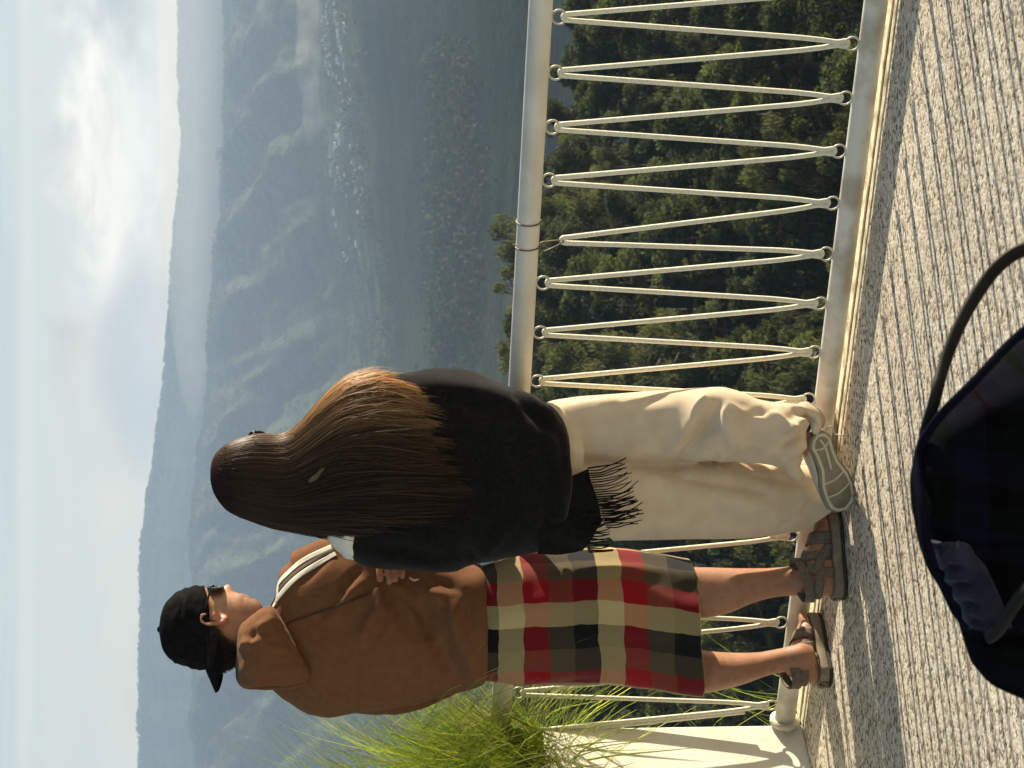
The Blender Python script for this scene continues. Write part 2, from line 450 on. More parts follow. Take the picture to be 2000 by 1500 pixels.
def plaid_material():
    """woven check: 4 colours in warp and weft, every cell is the mix of its row and its column"""
    m, nt, b = new_mat('checked_wool')
    uv = N(nt, 'ShaderNodeUVMap'); uv.uv_map = 'UVMap'
    sx = N(nt, 'ShaderNodeSeparateXYZ')
    wob = N(nt, 'ShaderNodeTexNoise'); wob.inputs['Scale'].default_value = 0.9; lk(nt, uv.outputs[0], wob.inputs['Vector'])
    ma = N(nt, 'ShaderNodeVectorMath'); ma.operation = 'MULTIPLY_ADD'; lk(nt, wob.outputs['Color'], ma.inputs[0]); ma.inputs[1].default_value = (0.30, 0.30, 0); lk(nt, uv.outputs[0], ma.inputs[2])
    lk(nt, ma.outputs[0], sx.inputs[0])
    stops = [(0.0, (0.52, 0.41, 0.20)), (0.25, (0.31, 0.006, 0.011)), (0.5, (0.085, 0.066, 0.036)), (0.75, (0.006, 0.006, 0.007))]
    cols = []
    for i in (0, 1):
        fr = math_n(nt, 'FRACT', math_n(nt, 'MULTIPLY', sx.outputs[i], 0.25))
        r = ramp(nt, stops, 'CONSTANT'); lk(nt, fr, r.inputs[0]); cols.append(r.outputs[0])
    w = N(nt, 'ShaderNodeTexNoise'); w.inputs['Scale'].default_value = 30; w.inputs['Detail'].default_value = 2; lk(nt, uv.outputs[0], w.inputs['Vector'])
    rw = ramp(nt, [(0.38, (0.30, 0.30, 0.30)), (0.62, (0.70, 0.70, 0.70))]); lk(nt, w.outputs['Fac'], rw.inputs[0])
    c = mixc(nt, rw.outputs[0], cols[0], cols[1])
    lk(nt, c, b.inputs['Base Color']); b.inputs['Roughness'].default_value = 0.95; b.inputs['Specular IOR Level'].default_value = 0.12; b.inputs['Sheen Weight'].default_value = 0.15
    w2 = N(nt, 'ShaderNodeTexNoise'); w2.inputs['Scale'].default_value = 60; lk(nt, uv.outputs[0], w2.inputs['Vector'])
    bp = N(nt, 'ShaderNodeBump'); bp.inputs['Distance'].default_value = 0.0012; lk(nt, w2.outputs['Fac'], bp.inputs['Height']); lk(nt, bp.outputs[0], b.inputs['Normal'])
    return m

def tartan_material():
    m, nt, b = new_mat('dark_tartan')
    uv = N(nt, 'ShaderNodeUVMap'); uv.uv_map = 'UVMap'
    sx = N(nt, 'ShaderNodeSeparateXYZ'); lk(nt, uv.outputs[0], sx.inputs[0])
    stops = [(0.0, (0.006, 0.0062, 0.013)), (0.38, (0.0035, 0.0050, 0.004)), (0.72, (0.0025, 0.0025, 0.003)), (0.978, (0.022, 0.003, 0.004)), (0.985, (0.005, 0.0055, 0.012))]
    cols = []
    for i in (0, 1):
        r = ramp(nt, stops, 'CONSTANT'); lk(nt, math_n(nt, 'FRACT', sx.outputs[i]), r.inputs[0]); cols.append(r.outputs[0])
    c = mixc(nt, 0.5, cols[0], cols[1])
    lk(nt, c, b.inputs['Base Color']); b.inputs['Roughness'].default_value = 0.95; b.inputs['Specular IOR Level'].default_value = 0.01
    w2 = N(nt, 'ShaderNodeTexNoise'); w2.inputs['Scale'].default_value = 500; tc = N(nt, 'ShaderNodeTexCoord'); lk(nt, tc.outputs['Object'], w2.inputs['Vector'])
    bp = N(nt, 'ShaderNodeBump'); bp.inputs['Distance'].default_value = 0.001; lk(nt, w2.outputs['Fac'], bp.inputs['Height']); lk(nt, bp.outputs[0], b.inputs['Normal'])
    return m

def terrain_material():
    m, nt, b = new_mat('hillside_vegetation')
    tc = N(nt, 'ShaderNodeTexCoord'); ob = tc.outputs['Object']
    a = N(nt, 'ShaderNodeAttribute'); a.attribute_name = 'tint'
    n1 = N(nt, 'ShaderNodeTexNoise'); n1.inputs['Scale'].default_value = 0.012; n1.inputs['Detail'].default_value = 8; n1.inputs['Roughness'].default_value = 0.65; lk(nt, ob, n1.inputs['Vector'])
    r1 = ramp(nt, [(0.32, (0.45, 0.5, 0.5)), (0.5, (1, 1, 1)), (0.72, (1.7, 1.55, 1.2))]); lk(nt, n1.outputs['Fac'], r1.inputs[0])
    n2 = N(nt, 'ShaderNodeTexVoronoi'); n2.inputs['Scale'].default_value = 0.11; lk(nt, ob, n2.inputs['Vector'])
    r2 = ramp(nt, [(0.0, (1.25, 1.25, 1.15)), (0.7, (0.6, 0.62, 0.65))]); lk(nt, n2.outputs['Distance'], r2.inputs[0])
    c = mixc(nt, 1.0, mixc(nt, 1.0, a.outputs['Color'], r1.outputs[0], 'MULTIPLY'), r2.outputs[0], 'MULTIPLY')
    lk(nt, c, b.inputs['Base Color']); b.inputs['Roughness'].default_value = 1.0; b.inputs['Specular IOR Level'].default_value = 0.0
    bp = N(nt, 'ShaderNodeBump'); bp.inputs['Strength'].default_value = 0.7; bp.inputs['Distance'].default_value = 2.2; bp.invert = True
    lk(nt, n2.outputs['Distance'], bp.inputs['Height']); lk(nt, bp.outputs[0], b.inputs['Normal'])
    return m
M['floor'] = floor_material(); M['plaid'] = plaid_material(); M['tartan'] = tartan_material(); M['terrain'] = terrain_material()

HAZE_DENSITY = 8.5e-5
HAZE_COLOR = (0.47, 0.63, 0.87, 1)
SKY_STRENGTH = 0.10
SKY_TINT = (1.0, 0.87, 0.71)
SUN_ENERGY = 5.0
CLOUD_GAIN = 3.9
EXPOSURE = 1.15
PLAID_SHIFT = -0.25
# ================================================================== SETTING
# edge of the terrace floor (measured on the floor plane), rail plane just outside it
E0 = onz(1755, 0)[:2]; E1 = onz(1647, 840)[:2]
D2 = nrm(E0 - E1)                       # along the rail, towards the right
D2 = nrm(np.array([math.cos(math.radians(28.15)), -math.sin(math.radians(28.15))]) * 0.6 + D2 * 0.4)
OUT2 = np.array([-D2[1], D2[0]])        # away from the terrace
if OUT2[1] < 0: OUT2 = -OUT2
D3 = np.append(D2, 0); OUT3 = np.append(OUT2, 0)
EDGE = E0
RAIL0 = EDGE + OUT2 * 0.026

def on_rail(x, y, off=0.0):
    """point of the vertical rail plane seen at a photo pixel -> (s along the rail, z)"""
    d = raydir(x, y); p0 = RAIL0 + OUT2 * off
    t = (p0 @ OUT2) / (d[:2] @ OUT2)
    P = d * t + np.array([0, 0, CAMZ])
    return (P[:2] - p0) @ D2, P[2]

def rp(s, z, off=0.0):
    p = RAIL0 + D2 * s + OUT2 * off
    return np.array([p[0], p[1], z])

s_left = on_rail(1530, 1409)[0]
HT = np.mean([on_rail(1059, 0)[1], on_rail(1033.5, 400)[1], on_rail(1014, 740)[1]])
HB = np.mean([on_rail(1713, 0)[1], on_rail(1676, 300)[1], on_rail(1633, 600)[1], on_rail(1534, 1380)[1]])
HB = max(HB, 0.036)
print('rail heights', HT, HB, 's_left', s_left)

# ---- floor slab
WD = nrm(np.array([-0.64, -0.77])); WN = np.array([0.77, -0.64])      # planter wall direction and its face normal
CA = (RAIL0 + D2 * (s_left - 0.012))
CB = CA + WD * 1.9
edge_a = EDGE + D2 * ((CA - EDGE) @ D2) ; edge_r = EDGE + D2 * 7.0
poly = [edge_a - D2 * 0.12, edge_r, np.array([9.0, -5.0]), np.array([-8.0, -5.0]), CB + np.array([-4.0, 0.8]), CB - WN * 0.3, CA - WN * 0.2 + WD * 0.1]
mb = MB(); n = len(poly)
top = [(p[0], p[1], 0.0) for p in poly]; bot = [(p[0], p[1], -0.18) for p in poly]
area = sum(poly[i][0] * poly[(i + 1) % n][1] - poly[(i + 1) % n][0] * poly[i][1] for i in range(n))
order = list(range(n)) if area > 0 else list(range(n))[::-1]
mb.add(top + bot, [tuple(order), tuple(n + i for i in order[::-1])] + [(i, n + i, n + (i + 1) % n, (i + 1) % n) for i in range(n)])
fl = mb.build('floor', M['floor'], smooth=False); tag(fl, 'washed pebble terrace floor under the couple, striped by rope shadows', 'floor', kind='structure')

# ---- kerb: two thin painted lips with a dirty gap, running along the floor edge
mb = MB()
nk = 160
ss = np.linspace((edge_a - EDGE) @ D2 + 0.01, 6.5, nk)
def strip(o0, o1, z0, z1, wob, seed, m):
    V = []
    w = fbm(v3(ss * 9, 0 * ss, 0 * ss), 3, seed) * wob; w2 = fbm(v3(ss * 9, 0 * ss + 7, 0 * ss), 3, seed) * wob
    for i, s_ in enumerate(ss):
        p = EDGE + D2 * s_
        for o, z in ((o0 + w[i], z0), (o0 + w[i], z1), (o1 + w2[i], z1), (o1 + w2[i], z0)):
            q = p + OUT2 * o; V.append((q[0], q[1], z))
    mb.add(V, grid_faces(nk, 4) + [(0, 1, 2, 3), (4 * nk - 1, 4 * nk - 2, 4 * nk - 3, 4 * nk - 4)], m)
strip(0.001, 0.024, -0.03, 0.0025, 0.003, 3, 0)
strip(0.017, 0.072, -0.05, -0.002, 0.0, 5, 1)
strip(0.047, 0.100, -0.03, 0.002, 0.010, 9, 0)
kb = mb.build('kerb', [M['kerb'], M['dirt']], smooth=False); tag(kb, 'thin cream painted kerb lips along the terrace edge under the railing', 'kerb', kind='structure')

# ---- railing
rl_base = rp(0, 0); rl_base[2] = 0
rail = empty('railing', rl_base); tag(rail, 'white pipe railing laced with zigzag cream rope along the terrace edge', 'railing')
R_P = 0.0292
def pipe(s0, s1, z, r, seed):
    sN = np.linspace(s0, s1, 60)
    return tube([rp(s_, z) for s_ in sN], r * (1 + 0.006 * fbm(v3(sN * 7, 0 * sN, 0 * sN), 2, seed)), 28)
s_right = 5.5
MB().add(*pipe(s_left - 0.01, s_right, HT, R_P, 1)).build('top_rail', M['rail'], rail, rl_base)
mb = MB().add(*pipe(s_left, s_right, HB, R_P, 2))
V, Fc = tube([rp(s_left - 0.004, HB), rp(s_left + 0.010, HB)], 0.043, 28); mb.add(V, Fc)
mb.build('bottom_rail', M['rail_low'], rail, rl_base)
# rings: evenly spaced along the pipes
ds_pairs = [(0, 88), (1, 193), (2, 292), (3, 398), (4, 495), (5, 592), (6, 688), (10, 1047), (12, 1217), (14, 1378)]
A_ = np.array([[1, i] for i, y in ds_pairs]); b_ = np.array([on_rail(1500 + (1662 - 1500) * (1 - y / 1400.0), y)[0] for i, y in ds_pairs])
c0, c1 = np.linalg.lstsq(A_, b_, rcond=None)[0]
print('ring spacing', c1)
RR, RW = 0.0175, 0.0027
zb_ring = HB + R_P + RR * 0.96; zt_ring = HT - R_P - RR * 0.96
ibot = [i for i in range(-14, 15)]
rj = np.random.default_rng(3)
sb = {i: c0 + c1 * i for i in range(-40, 16)}
stp = {j: c0 + c1 * (j + 0.605) for j in range(-40, 16)}
stp[3] = c0 + c1 * (3 + 0.76)
ring_objs = []
def add_ring(s_, z, jit):
    ax = nrm(OUT3 + D3 * jit * 0.5 + np.array([0, 0, jit * 0.2]))
    MB().add(*torus(rp(s_, z), ax, RR, RW, 26, 8)).build('ring', M['ring'], rail, rl_base)
for i in range(-26, 15):
    add_ring(sb[i], zb_ring, rj.uniform(-.3, .3))
    if i != 3 and i < 14: add_ring(stp[i], zt_ring, rj.uniform(-.3, .3))
add_ring(stp[14] - c1 * 0.0, zt_ring, 0.1)
# rope: one continuous zigzag threaded through the rings
P = []; ro = 0.0078
zt_in = zt_ring - RR + 0.004; zb_in = zb_ring + RR - 0.004
for i in range(-26, 15):
    s_b, s_t = sb[i], stp[i]
    zt_i = zt_in - (0.030 if i == 3 else 0.0)
    def uturn(s_, z, up, ow):
        for k in np.linspace(0, 1, 7):
            a = math.pi * k
            P.append(rp(s_ + 0.0072 * math.cos(a), z + (1 if up else -1) * 0.0065 * math.sin(a) - (1 if up else -1) * 0.003, ow * math.sin(a)))
    # coming from the right: bottom U-turn, climb left to the top ring
    uturn(s_b, zb_in, False, 0.002)
    e0 = P[-1]; tgt = rp(s_t + 0.0072, zt_i - 0.004)
    for k in np.linspace(0.03, 0.97, 16):
        q = e0 + (tgt - e0) * k; q = q + D3 * (0.0055 * math.exp(-((k - .0) / .09) ** 2))
        P.append(q)
    uturn(s_t, zt_i, True, 0.002)
    if i < 14 and (i + 1) in sb:
        e0 = P[-1]; tgt = rp(sb[i + 1] + 0.0072, zb_in + 0.004)
        for k in np.linspace(0.03, 0.97, 16):
            q = e0 + (tgt - e0) * k; q = q + D3 * (-0.0055 * math.exp(-((1 - k) / .09) ** 2))
            P.append(q)
# last leg runs down from the last top ring to the planter corner side
e0 = P[-1]; tgt = rp(s_left + 0.035, HB + 0.12)
for k in np.linspace(0.03, 1, 14): P.append(e0 + (tgt - e0) * k)
MB().add(*tube(P, 0.0065, 9)).build('rope', M['rope'], rail, rl_base)
# wire ties round the top rail near the hooked rope
for yy, nm in ((432, 'wire_tie'), (480, 'wire_tie')):
    s_w = on_rail(1030, yy)[0]
    mb = MB().add(*torus(rp(s_w, HT), nrm(D3 + np.array([0, 0, .05])), R_P + 0.002, 0.0018, 36, 8))
    if yy == 480:
        mb.add(*tube(spline([rp(s_w - 0.006, HT - R_P - .001), rp(s_w - 0.012, HT - R_P - 0.016, -.004), rp(stp[3], zt_in - 0.032, -.004), rp(s_w + 0.010, HT - R_P - 0.014, .004), rp(s_w + 0.004, HT - R_P - .001)], 30), 0.0016, 7))
        mb.add(*tube([rp(s_w, HT + R_P), rp(s_w + 0.003, HT + R_P + .008)], 0.002, 7))
    mb.build(nm, M['wire'], rail, rl_base)

# ---- planter
PH = at(1060, 1440, CA[1] + WD[1] * .05)[2]
print('planter height', PH)
pb = np.array([CA[0], CA[1], 0.0])
pl = empty('planter', pb); tag(pl, 'white rendered planter wall filled with tall grass beside the man', 'planter')
mb = MB()
DEP = 0.62; TH = 0.07
def pxy(t, w): return CA + WD * t - WN * w
def quadbox(t0, t1, w0, w1, z0, z1, m=0):
    c = [pxy(t0, w0), pxy(t1, w0), pxy(t1, w1), pxy(t0, w1)]
    V = [(p[0], p[1], z) for z in (z0, z1) for p in c]
    mb.add(V, [(3, 2, 1, 0), (4, 5, 6, 7), (0, 1, 5, 4), (1, 2, 6, 5), (2, 3, 7, 6), (3, 0, 4, 7)], m)
quadbox(0, 1.9, 0.0, TH, -0.18, PH)
quadbox(0, 1.9, DEP - TH, DEP, -0.18, PH)
quadbox(0, TH, TH, DEP - TH, -0.18, PH)
quadbox(1.9 - TH, 1.9, TH, DEP - TH, -0.18, PH)
w_ = mb.build('wall', M['wall'], pl, pb, smooth=False)
bv = w_.modifiers.new('b', 'BEVEL'); bv.width = 0.006; bv.segments = 2
mb = MB(); quadbox(TH - .01, 1.9 - TH + .01, TH - .01, DEP - TH + .01, PH - 0.25, PH - 0.06)
mb.build('soil', M['soil'], pl, pb, smooth=False)

# ---- ornamental grass in the planter
def blades(count, seed, tlo, thi, wlo, whi, llo, lhi, lean, z0, wid, droop=(0.5, 1.6), bias=(0, 0)):
    r = np.random.default_rng(seed); nseg = 9
    mb = MB()
    for k in range(count):
        p = pxy(r.uniform(tlo, thi), r.uniform(wlo, whi))
        L = r.uniform(llo, lhi); az = r.uniform(0, 2 * math.pi); tilt = abs(r.normal(0, lean)); dr = r.uniform(*droop)
        hd = np.array([math.cos(az) + bias[0], math.sin(az) + bias[1]]); hd = nrm(hd)
        side = np.array([-hd[1], hd[0], 0]); w0 = wid * r.uniform(.6, 1.3)
        c = np.array([0.215, 0.300, 0.045]) * r.uniform(.5, 1.35); 
        if r.random() < .28: c = np.array([0.40, 0.42, 0.09]) * r.uniform(.7, 1.2)
        if r.random() < .06: c = np.array([0.36, 0.28, 0.13])
        pos = np.array([p[0], p[1], z0]); ang = tilt; V = []; C = []
        tw = r.uniform(-.6, .6)
        for i in range(nseg + 1):
            t = i / nseg; w = w0 * (1 - t ** 2.2) + 0.0003
            sd = side * math.cos(tw * t) + np.array([hd[0], hd[1], 0]) * math.sin(tw * t)
            V += [pos - sd * w, pos + sd * w]; C += [c * (0.85 + .4 * t)] * 2
            pos = pos + np.array([hd[0] * math.sin(ang), hd[1] * math.sin(ang), math.cos(ang)]) * (L / nseg)
            ang = min(ang + dr * (t + .15) * 2.2 / nseg * L / 0.6, 2.6)
        mb.add(V, [(2 * i, 2 * i + 1, 2 * i + 3, 2 * i + 2) for i in range(nseg)], 0, None, C)
    return mb
g0 = pxy(0.5, 0.3); gb = np.array([g0[0], g0[1], PH - 0.06])
allb = MB()
for spec in ((4600, 11, 0.0, 0.42, 0.02, 0.30, 0.20, 0.56, 0.70, PH - 0.07, 0.0025, (0.3, 2.6)),
             (1500, 18, 0.5, 1.2, 0.05, 0.50, 0.18, 0.46, 0.45, PH - 0.07, 0.0022, (0.6, 1.8)),
             (2600, 12, 0.0, 0.5, 0.02, 0.35, 0.45, 0.98, 0.32, PH - 0.07, 0.0018, (0.3, 2.0)),
             (900, 13, -0.02, 0.22, 0.02, 0.34, 0.30, 0.72, 0.42, PH - 0.07, 0.0018, (0.7, 1.7), (0.8, .1)),
             (260, 17, 0.02, 0.8, 0.0, 0.06, 0.20, 0.45, 0.5, PH - 0.04, 0.0015, (1.0, 2.4), (0.3, -.9)),
             (220, 14, 0.0, 0.5, 0.05, 0.35, 0.80, 1.12, 0.14, PH - 0.07, 0.0012, (0.3, 0.7))):
    m_ = blades(*spec)
    allb.add(m_.arr(), m_.F, 0, None, np.vstack(m_.C))
gr = allb.build('ornamental_grass', M['grass'], None, gb, smooth=False, col=True)
tag(gr, 'bright green feathery grass spilling over the white planter behind the man', 'plant')
# a few blades growing outside, below the rail
mb = MB()
m_ = blades(34, 15, -0.35, 0.25, 0.05, 0.30, 0.30, 0.62, 0.45, -0.16, 0.0017, (0.5, 1.2), (0.4, -.1))
og = MB().add(m_.arr(), m_.F, 0, None, np.vstack(m_.C))
p_ = pxy(-0.05, 0.18)
o_ = og.build('grass_tuft', M['grass'], None, np.array([p_[0], p_[1], -0.16]), smooth=False, col=True)
tag(o_, 'thin tuft of grass growing outside the rail below the planter corner', 'plant')

# ================================================================== LANDSCAPE
KU = np.array([-1600, 0, 400, 850, 1200, 1500, 3000.0])
KD = np.array([9, 60, 120, 150, 190, 235, 262, 320, 600, 1000, 1600, 2100, 2700, 3300, 3700, 4150, 4500, 6500, 7200, 8600, 9600.0])
KV = {}
#            9    60   120   150   190   235   262   320  600   1000  1600 2100 2700 3300 3700 4150 4500 6500 7200 8600 9600
KV[0] =     [3600, 3600, 2300, 1880, 1490, 1205, 1150, 1215, 1215, 1100, 960, 880, 800, 740, 715, 690, 655, 385, 470, 285, 470]
KV[1] =     KV[0]
KV[2] =     [3600, 3600, 2300, 1880, 1490, 1205, 1150, 1215, 1215, 1100, 960, 880, 800, 740, 715, 690, 650, 379, 470, 287, 470]
KV[3] =     [3600, 3600, 2300, 1880, 1490, 1205, 1150, 1215, 1215, 1100, 960, 880, 790, 745, 722, 690, 655, 414, 480, 340, 480]
KV[4] =     [3600, 3600, 2300, 1880, 1520, 1265, 1225, 1290, 1260, 1120, 960, 870, 760, 705, 682, 645, 610, 444, 490, 366, 490]
KV[5] =     [3600, 3600, 2300, 1880, 1540, 1320, 1300, 1370, 1300, 1130, 950, 860, 740, 670, 652, 630, 600, 446, 490, 358, 490]
KV[6] =     KV[5]
KVa = np.array([KV[i] for i in range(7)], float)

def kv(u, Y):
    """angular height (photo x) of the bare ground at column u and distance Y (arrays)"""
    u = np.asarray(u, float); Y = np.asarray(Y, float)
    ld = np.log(Y); cols = np.stack([hermite(np.log(KD), KVa[i], ld.ravel())[:, 0].reshape(ld.shape) for i in range(7)])
    k = np.clip(np.searchsorted(KU, u, side='right') - 1, 0, 5); t = (u - KU[k]) / (KU[k + 1] - KU[k]); t = np.clip(t, 0, 1); t = t * t * (3 - 2 * t)
    idx = np.indices(u.shape)
    c0_ = np.take_along_axis(cols, k[None], 0)[0]; c1_ = np.take_along_axis(cols, (k + 1)[None], 0)[0]
    v = c0_ * (1 - t) + c1_ * t
    # spurs of the big mountain
    T = (Y - 4300) / 2200.0
    env = np.clip(T / .18, 0, 1) * np.clip((1.03 - T) / .25, 0, 1)
    ph = (u + 250 * T + 150 * fbm(v3(u / 330, T * 1.6, 0 * u), 4, 21)) / 165.0
    fr = ph - np.floor(ph); rdg = 1 - 2 * np.abs(fr - 0.5)
    sa = .45 + .75 * (fbm(v3(np.floor(ph) * 7.3, T * 1.2, 0 * u), 2, 22) + .5).clip(0, 1)
    v = v - env * (34 * rdg ** 1.15 * sa - 13) - env * 16 * fbm(v3((u + 200 * T) / 75, T * 5, 0 * u), 5, 26)
    ph2 = (u + 120 * T + 30 * fbm(v3(u / 120, T * 4, 0 * u), 2, 23)) / 61.0
    f2 = ph2 - np.floor(ph2); v = v - env * 9 * (1 - 2 * np.abs(f2 - .5))
    # rolling relief elsewhere
    far = np.clip((Y - 900) / 600, 0, 1) * (1 - env * .6)
    v = v - far * 7 * fbm(v3(u / 160, np.log(Y) * 9, 0 * u), 4, 31)
    v = v - np.clip((Y - 5500) / 800, 0, 1) * 5 * fbm(v3(u / 45, np.log(Y) * 14, 0 * u), 4, 33)
    # wooded low ridge in the valley
    w = np.exp(-((Y - 1950) / 170) ** 2) * np.clip((1390 - u) / 420, 0, 1) ** .7
    return v - w * 16

def at_arr(x, u, Y):
    a = (u - 750.0) / F; b = (x - 1000.0) / F
    d1 = CP - b * SP
    return np.stack([a * Y / d1, Y, CAMZ + (-SP - b * CP) * Y / d1], -1)

def ground(u, Y):
    P = at_arr(kv(u, Y), u, Y)
    near = np.clip((300 - Y) / 60, 0, 1)
    P[..., 2] += near * 1.2 * fbm(P * np.array([.06, .06, 0]), 3, 41)
    return P

us = np.concatenate([np.arange(-1600, -100, 50), np.arange(-100, 1601, 7.0), np.arange(1650, 3050, 50)])
Ys = np.concatenate([np.geomspace(9, 330, 60), np.geomspace(345, 4200, 95), np.arange(4230, 6700, 16), np.arange(6720, 9600, 60)])
UU, YY = np.meshgrid(us, Ys)
G = ground(UU, YY)
Z0 = np.zeros_like(UU)
forest = np.array([0.016, 0.024, 0.012]); dark = np.array([0.018, 0.027, 0.020]); mead = np.array([0.085, 0.10, 0.045]); mount = np.array([0.070, 0.086, 0.056])
tint = np.zeros(UU.shape + (3,)); tint[:] = forest
wv = np.clip((YY - 300) / 100, 0, 1)[..., None]; tint = tint * (1 - wv) + dark * wv
left = np.clip((1250 - UU) / 700, 0, 1)[..., None] * np.clip((YY - 700) / 800, 0, 1)[..., None]
tint = tint * (1 - .55 * left) + mead * .55 * left
tw = np.clip((YY - 2900) / 250, 0, 1)[..., None] * np.clip((4400 - YY) / 200, 0, 1)[..., None]
fld = (fbm(v3(UU / 55, YY / 60, Z0), 3, 51) * 1.6 + .5).clip(0, 1)[..., None]
tint = tint * (1 - tw) + (mead * 1.3 * fld + dark * 1.6 * (1 - fld)) * tw
mw = np.clip((YY - 4350) / 200, 0, 1)[..., None]
tint = tint * (1 - mw) + mount * mw
fw = np.clip((YY - 6600) / 200, 0, 1)[..., None]
tint = tint * (1 - fw) + np.array([.045, .062, .042]) * fw
nr, nc = UU.shape
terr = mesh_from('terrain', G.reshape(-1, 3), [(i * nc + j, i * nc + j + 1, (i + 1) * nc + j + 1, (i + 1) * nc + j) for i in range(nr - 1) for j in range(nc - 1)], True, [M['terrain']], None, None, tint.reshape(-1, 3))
to = link('terrain', terr); tag(to, 'wooded valley and hazy mountain ridges beyond the railing', 'terrain', kind='structure')

# ---- trees on the slope below the terrace
def tree_proto(seed, kind):
    r = np.random.default_rng(seed)
    H = r.uniform(8.0, 10.5); cw = r.uniform(2.5, 3.4); cb = H * (0.25 if kind != 2 else 0.35)
    tr = MB(); P = spline([(0, 0, -1.5), (r.uniform(-.2, .2), r.uniform(-.2, .2), H * .3), (r.uniform(-.4, .4), r.uniform(-.4, .4), H * .6), (r.uniform(-.4, .4), r.uniform(-.4, .4), H * .9)], 12)
    tr.add(*tube(P, np.linspace(.24, .05, 12), 8))
    lobes = []
    nl = 30 if kind != 2 else 26
    for k in range(nl):
        t = r.random() ** .8; hz = cb + (H - cb) * t
        prof = (math.sin(math.pi * (0.12 + .86 * t)) ** .7) if kind == 0 else ((1.05 - t) ** .75 if kind == 1 else math.sin(math.pi * (0.2 + .75 * t)) ** .5)
        a = r.uniform(0, 2 * math.pi); rad = cw * prof * math.sqrt(r.uniform(.1, 1))
        c = np.array([math.cos(a) * rad, math.sin(a) * rad, hz]); lr = r.uniform(.55, 1.15) * (1.1 if kind == 0 else .85)
        lobes.append((c, lr))
        j = int(np.argmin(np.abs(P[:, 2] - (hz - rad * .5)))); b0 = P[j]
        tr.add(*tube([b0, b0 * .4 + c * .6 + np.array([0, 0, -.15]), c], [.07, .04, .015], 5))
    V = []; Fc = []; C = []; k = 0
    base = [np.array([.062, .080, .042]), np.array([.050, .069, .046]), np.array([.074, .085, .045])][kind]
    for c, lr in lobes:
        lc = base * r.uniform(.55, 1.5); nlv = int(190 * lr * lr) + 70
        for q in range(nlv):
            d = nrm(r.normal(size=3)); d[2] = d[2] * .85 + .15
            p = c + d * lr * r.uniform(.55, 1.05) * np.array([1, 1, .75])
            if kind == 2: p[2] -= r.random() ** 2 * .9
            s_ = r.uniform(.055, .135)
            a = nrm(r.normal(size=3) + d * .6); b = nrm(np.cross(a, r.normal(size=3)))
            if kind == 2: b = nrm(np.array([r.normal() * .3, r.normal() * .3, -1])); a = nrm(np.cross(b, r.normal(size=3)))
            e = b * s_ * (1.5 if kind != 2 else 2.1); w = a * s_ * (.8 if kind != 2 else .5)
            V += [p - e, p + w, p + e, p - w]; Fc.append((k, k + 1, k + 2, k + 3)); k += 4
            C += [lc * r.uniform(.7, 1.35)] * 4
    cr = mesh_from('crown', V, Fc, False, [M['leaf']], None, None, np.array(C))
    tm = mesh_from('trunk', tr.arr(), tr.F, True, [M['bark']])
    return tm, cr, H
protos = [tree_proto(100 + i, [0, 0, 1, 0, 2, 1, 0, 2][i]) for i in range(8)]
def plant_tree(u, Y, pi, sc, label, group, rz, lift=0.0):
    tm, cr, H = protos[pi]
    p = ground(np.array([u]), np.array([Y]))[0]
    e = empty('tree', p + np.array([0, 0, lift])); e.rotation_euler = (0, 0, rz); e.scale = (sc, sc, sc * random.uniform(.9, 1.1))
    tag(e, label, 'tree', group)
    link('trunk', tm, e); link('crown', cr, e)
    return e
r_ = np.random.default_rng(77); pts = []
tries = 0
while len(pts) < 285 and tries < 40000:
    tries += 1
    Y = math.sqrt(r_.uniform(122 ** 2, 262 ** 2)); u = r_.uniform(-180, 1700)
    X = (u - 750) / F * Y
    if all((X - a) ** 2 + (Y - b) ** 2 > 5.1 ** 2 for a, b, _ in pts): pts.append((X, Y, u))
print('trees', len(pts))
TL = 'dark leafy tree on the wooded slope below the railing'
for X, Y, u in pts:
    plant_tree(u, Y, int(r_.integers(0, 8)), r_.uniform(.8, 1.2) * (0.92 if Y > 225 else 1), TL, 'trees on the slope below the terrace', r_.uniform(0, 6.28))
for u, Y, pi, sc, lb in ((1035, 238, 4, 1.34, 'tall tree whose feathery top rises above the white rail by the wire tie'),
                         (925, 240, 7, 1.22, 'drooping treetop showing above the rail, between two taller tops'),
                         (815, 236, 4, 1.30, "drooping treetop above the rail just beside the woman's black shawl")):
    plant_tree(u, Y, pi, sc, lb, None, u * .01)

# ---- woods far down in the valley and along the ridges (each one mass)
def scatter(name, n, uf, yf, hlo, hhi, seed, cbase, label, keep=None):
    r = np.random.default_rng(seed)
    u = uf(r, n); Y = yf(r, n, u)
    if keep is not None:
        k = keep(u, Y, r); u, Y = u[k], Y[k]
    P = ground(u, Y); n = len(u); q = 20
    h = r.uniform(hlo, hhi, n)
    d = r.normal(size=(n, q, 3)); d /= np.linalg.norm(d, axis=2)[..., None]
    c = P[:, None, :] + np.stack([d[..., 0] * .38, d[..., 1] * .38, .5 + d[..., 2] * .42], -1) * h[:, None, None]
    a = r.normal(size=(n, q, 3)); a /= np.linalg.norm(a, axis=2)[..., None]
    b = np.cross(a, r.normal(size=(n, q, 3))); b /= np.linalg.norm(b, axis=2)[..., None]
    s_ = (h[:, None] * r.uniform(.085, .17, (n, q)))[..., None]
    V = np.stack([c - a * s_, c + b * s_ * .8, c + a * s_, c - b * s_ * .8], 2).reshape(-1, 3)
    Fc = np.arange(len(V)).reshape(-1, 4)
    tc = np.asarray(cbase) * r.uniform(.75, 1.25, (n, 1)); tc = np.repeat(tc, q * 4, 0)
    me = mesh_from(name, V, Fc, False, [M['wood_leaf']], None, None, tc)
    o = link(name, me); tag(o, label, 'woods', kind='stuff'); return o
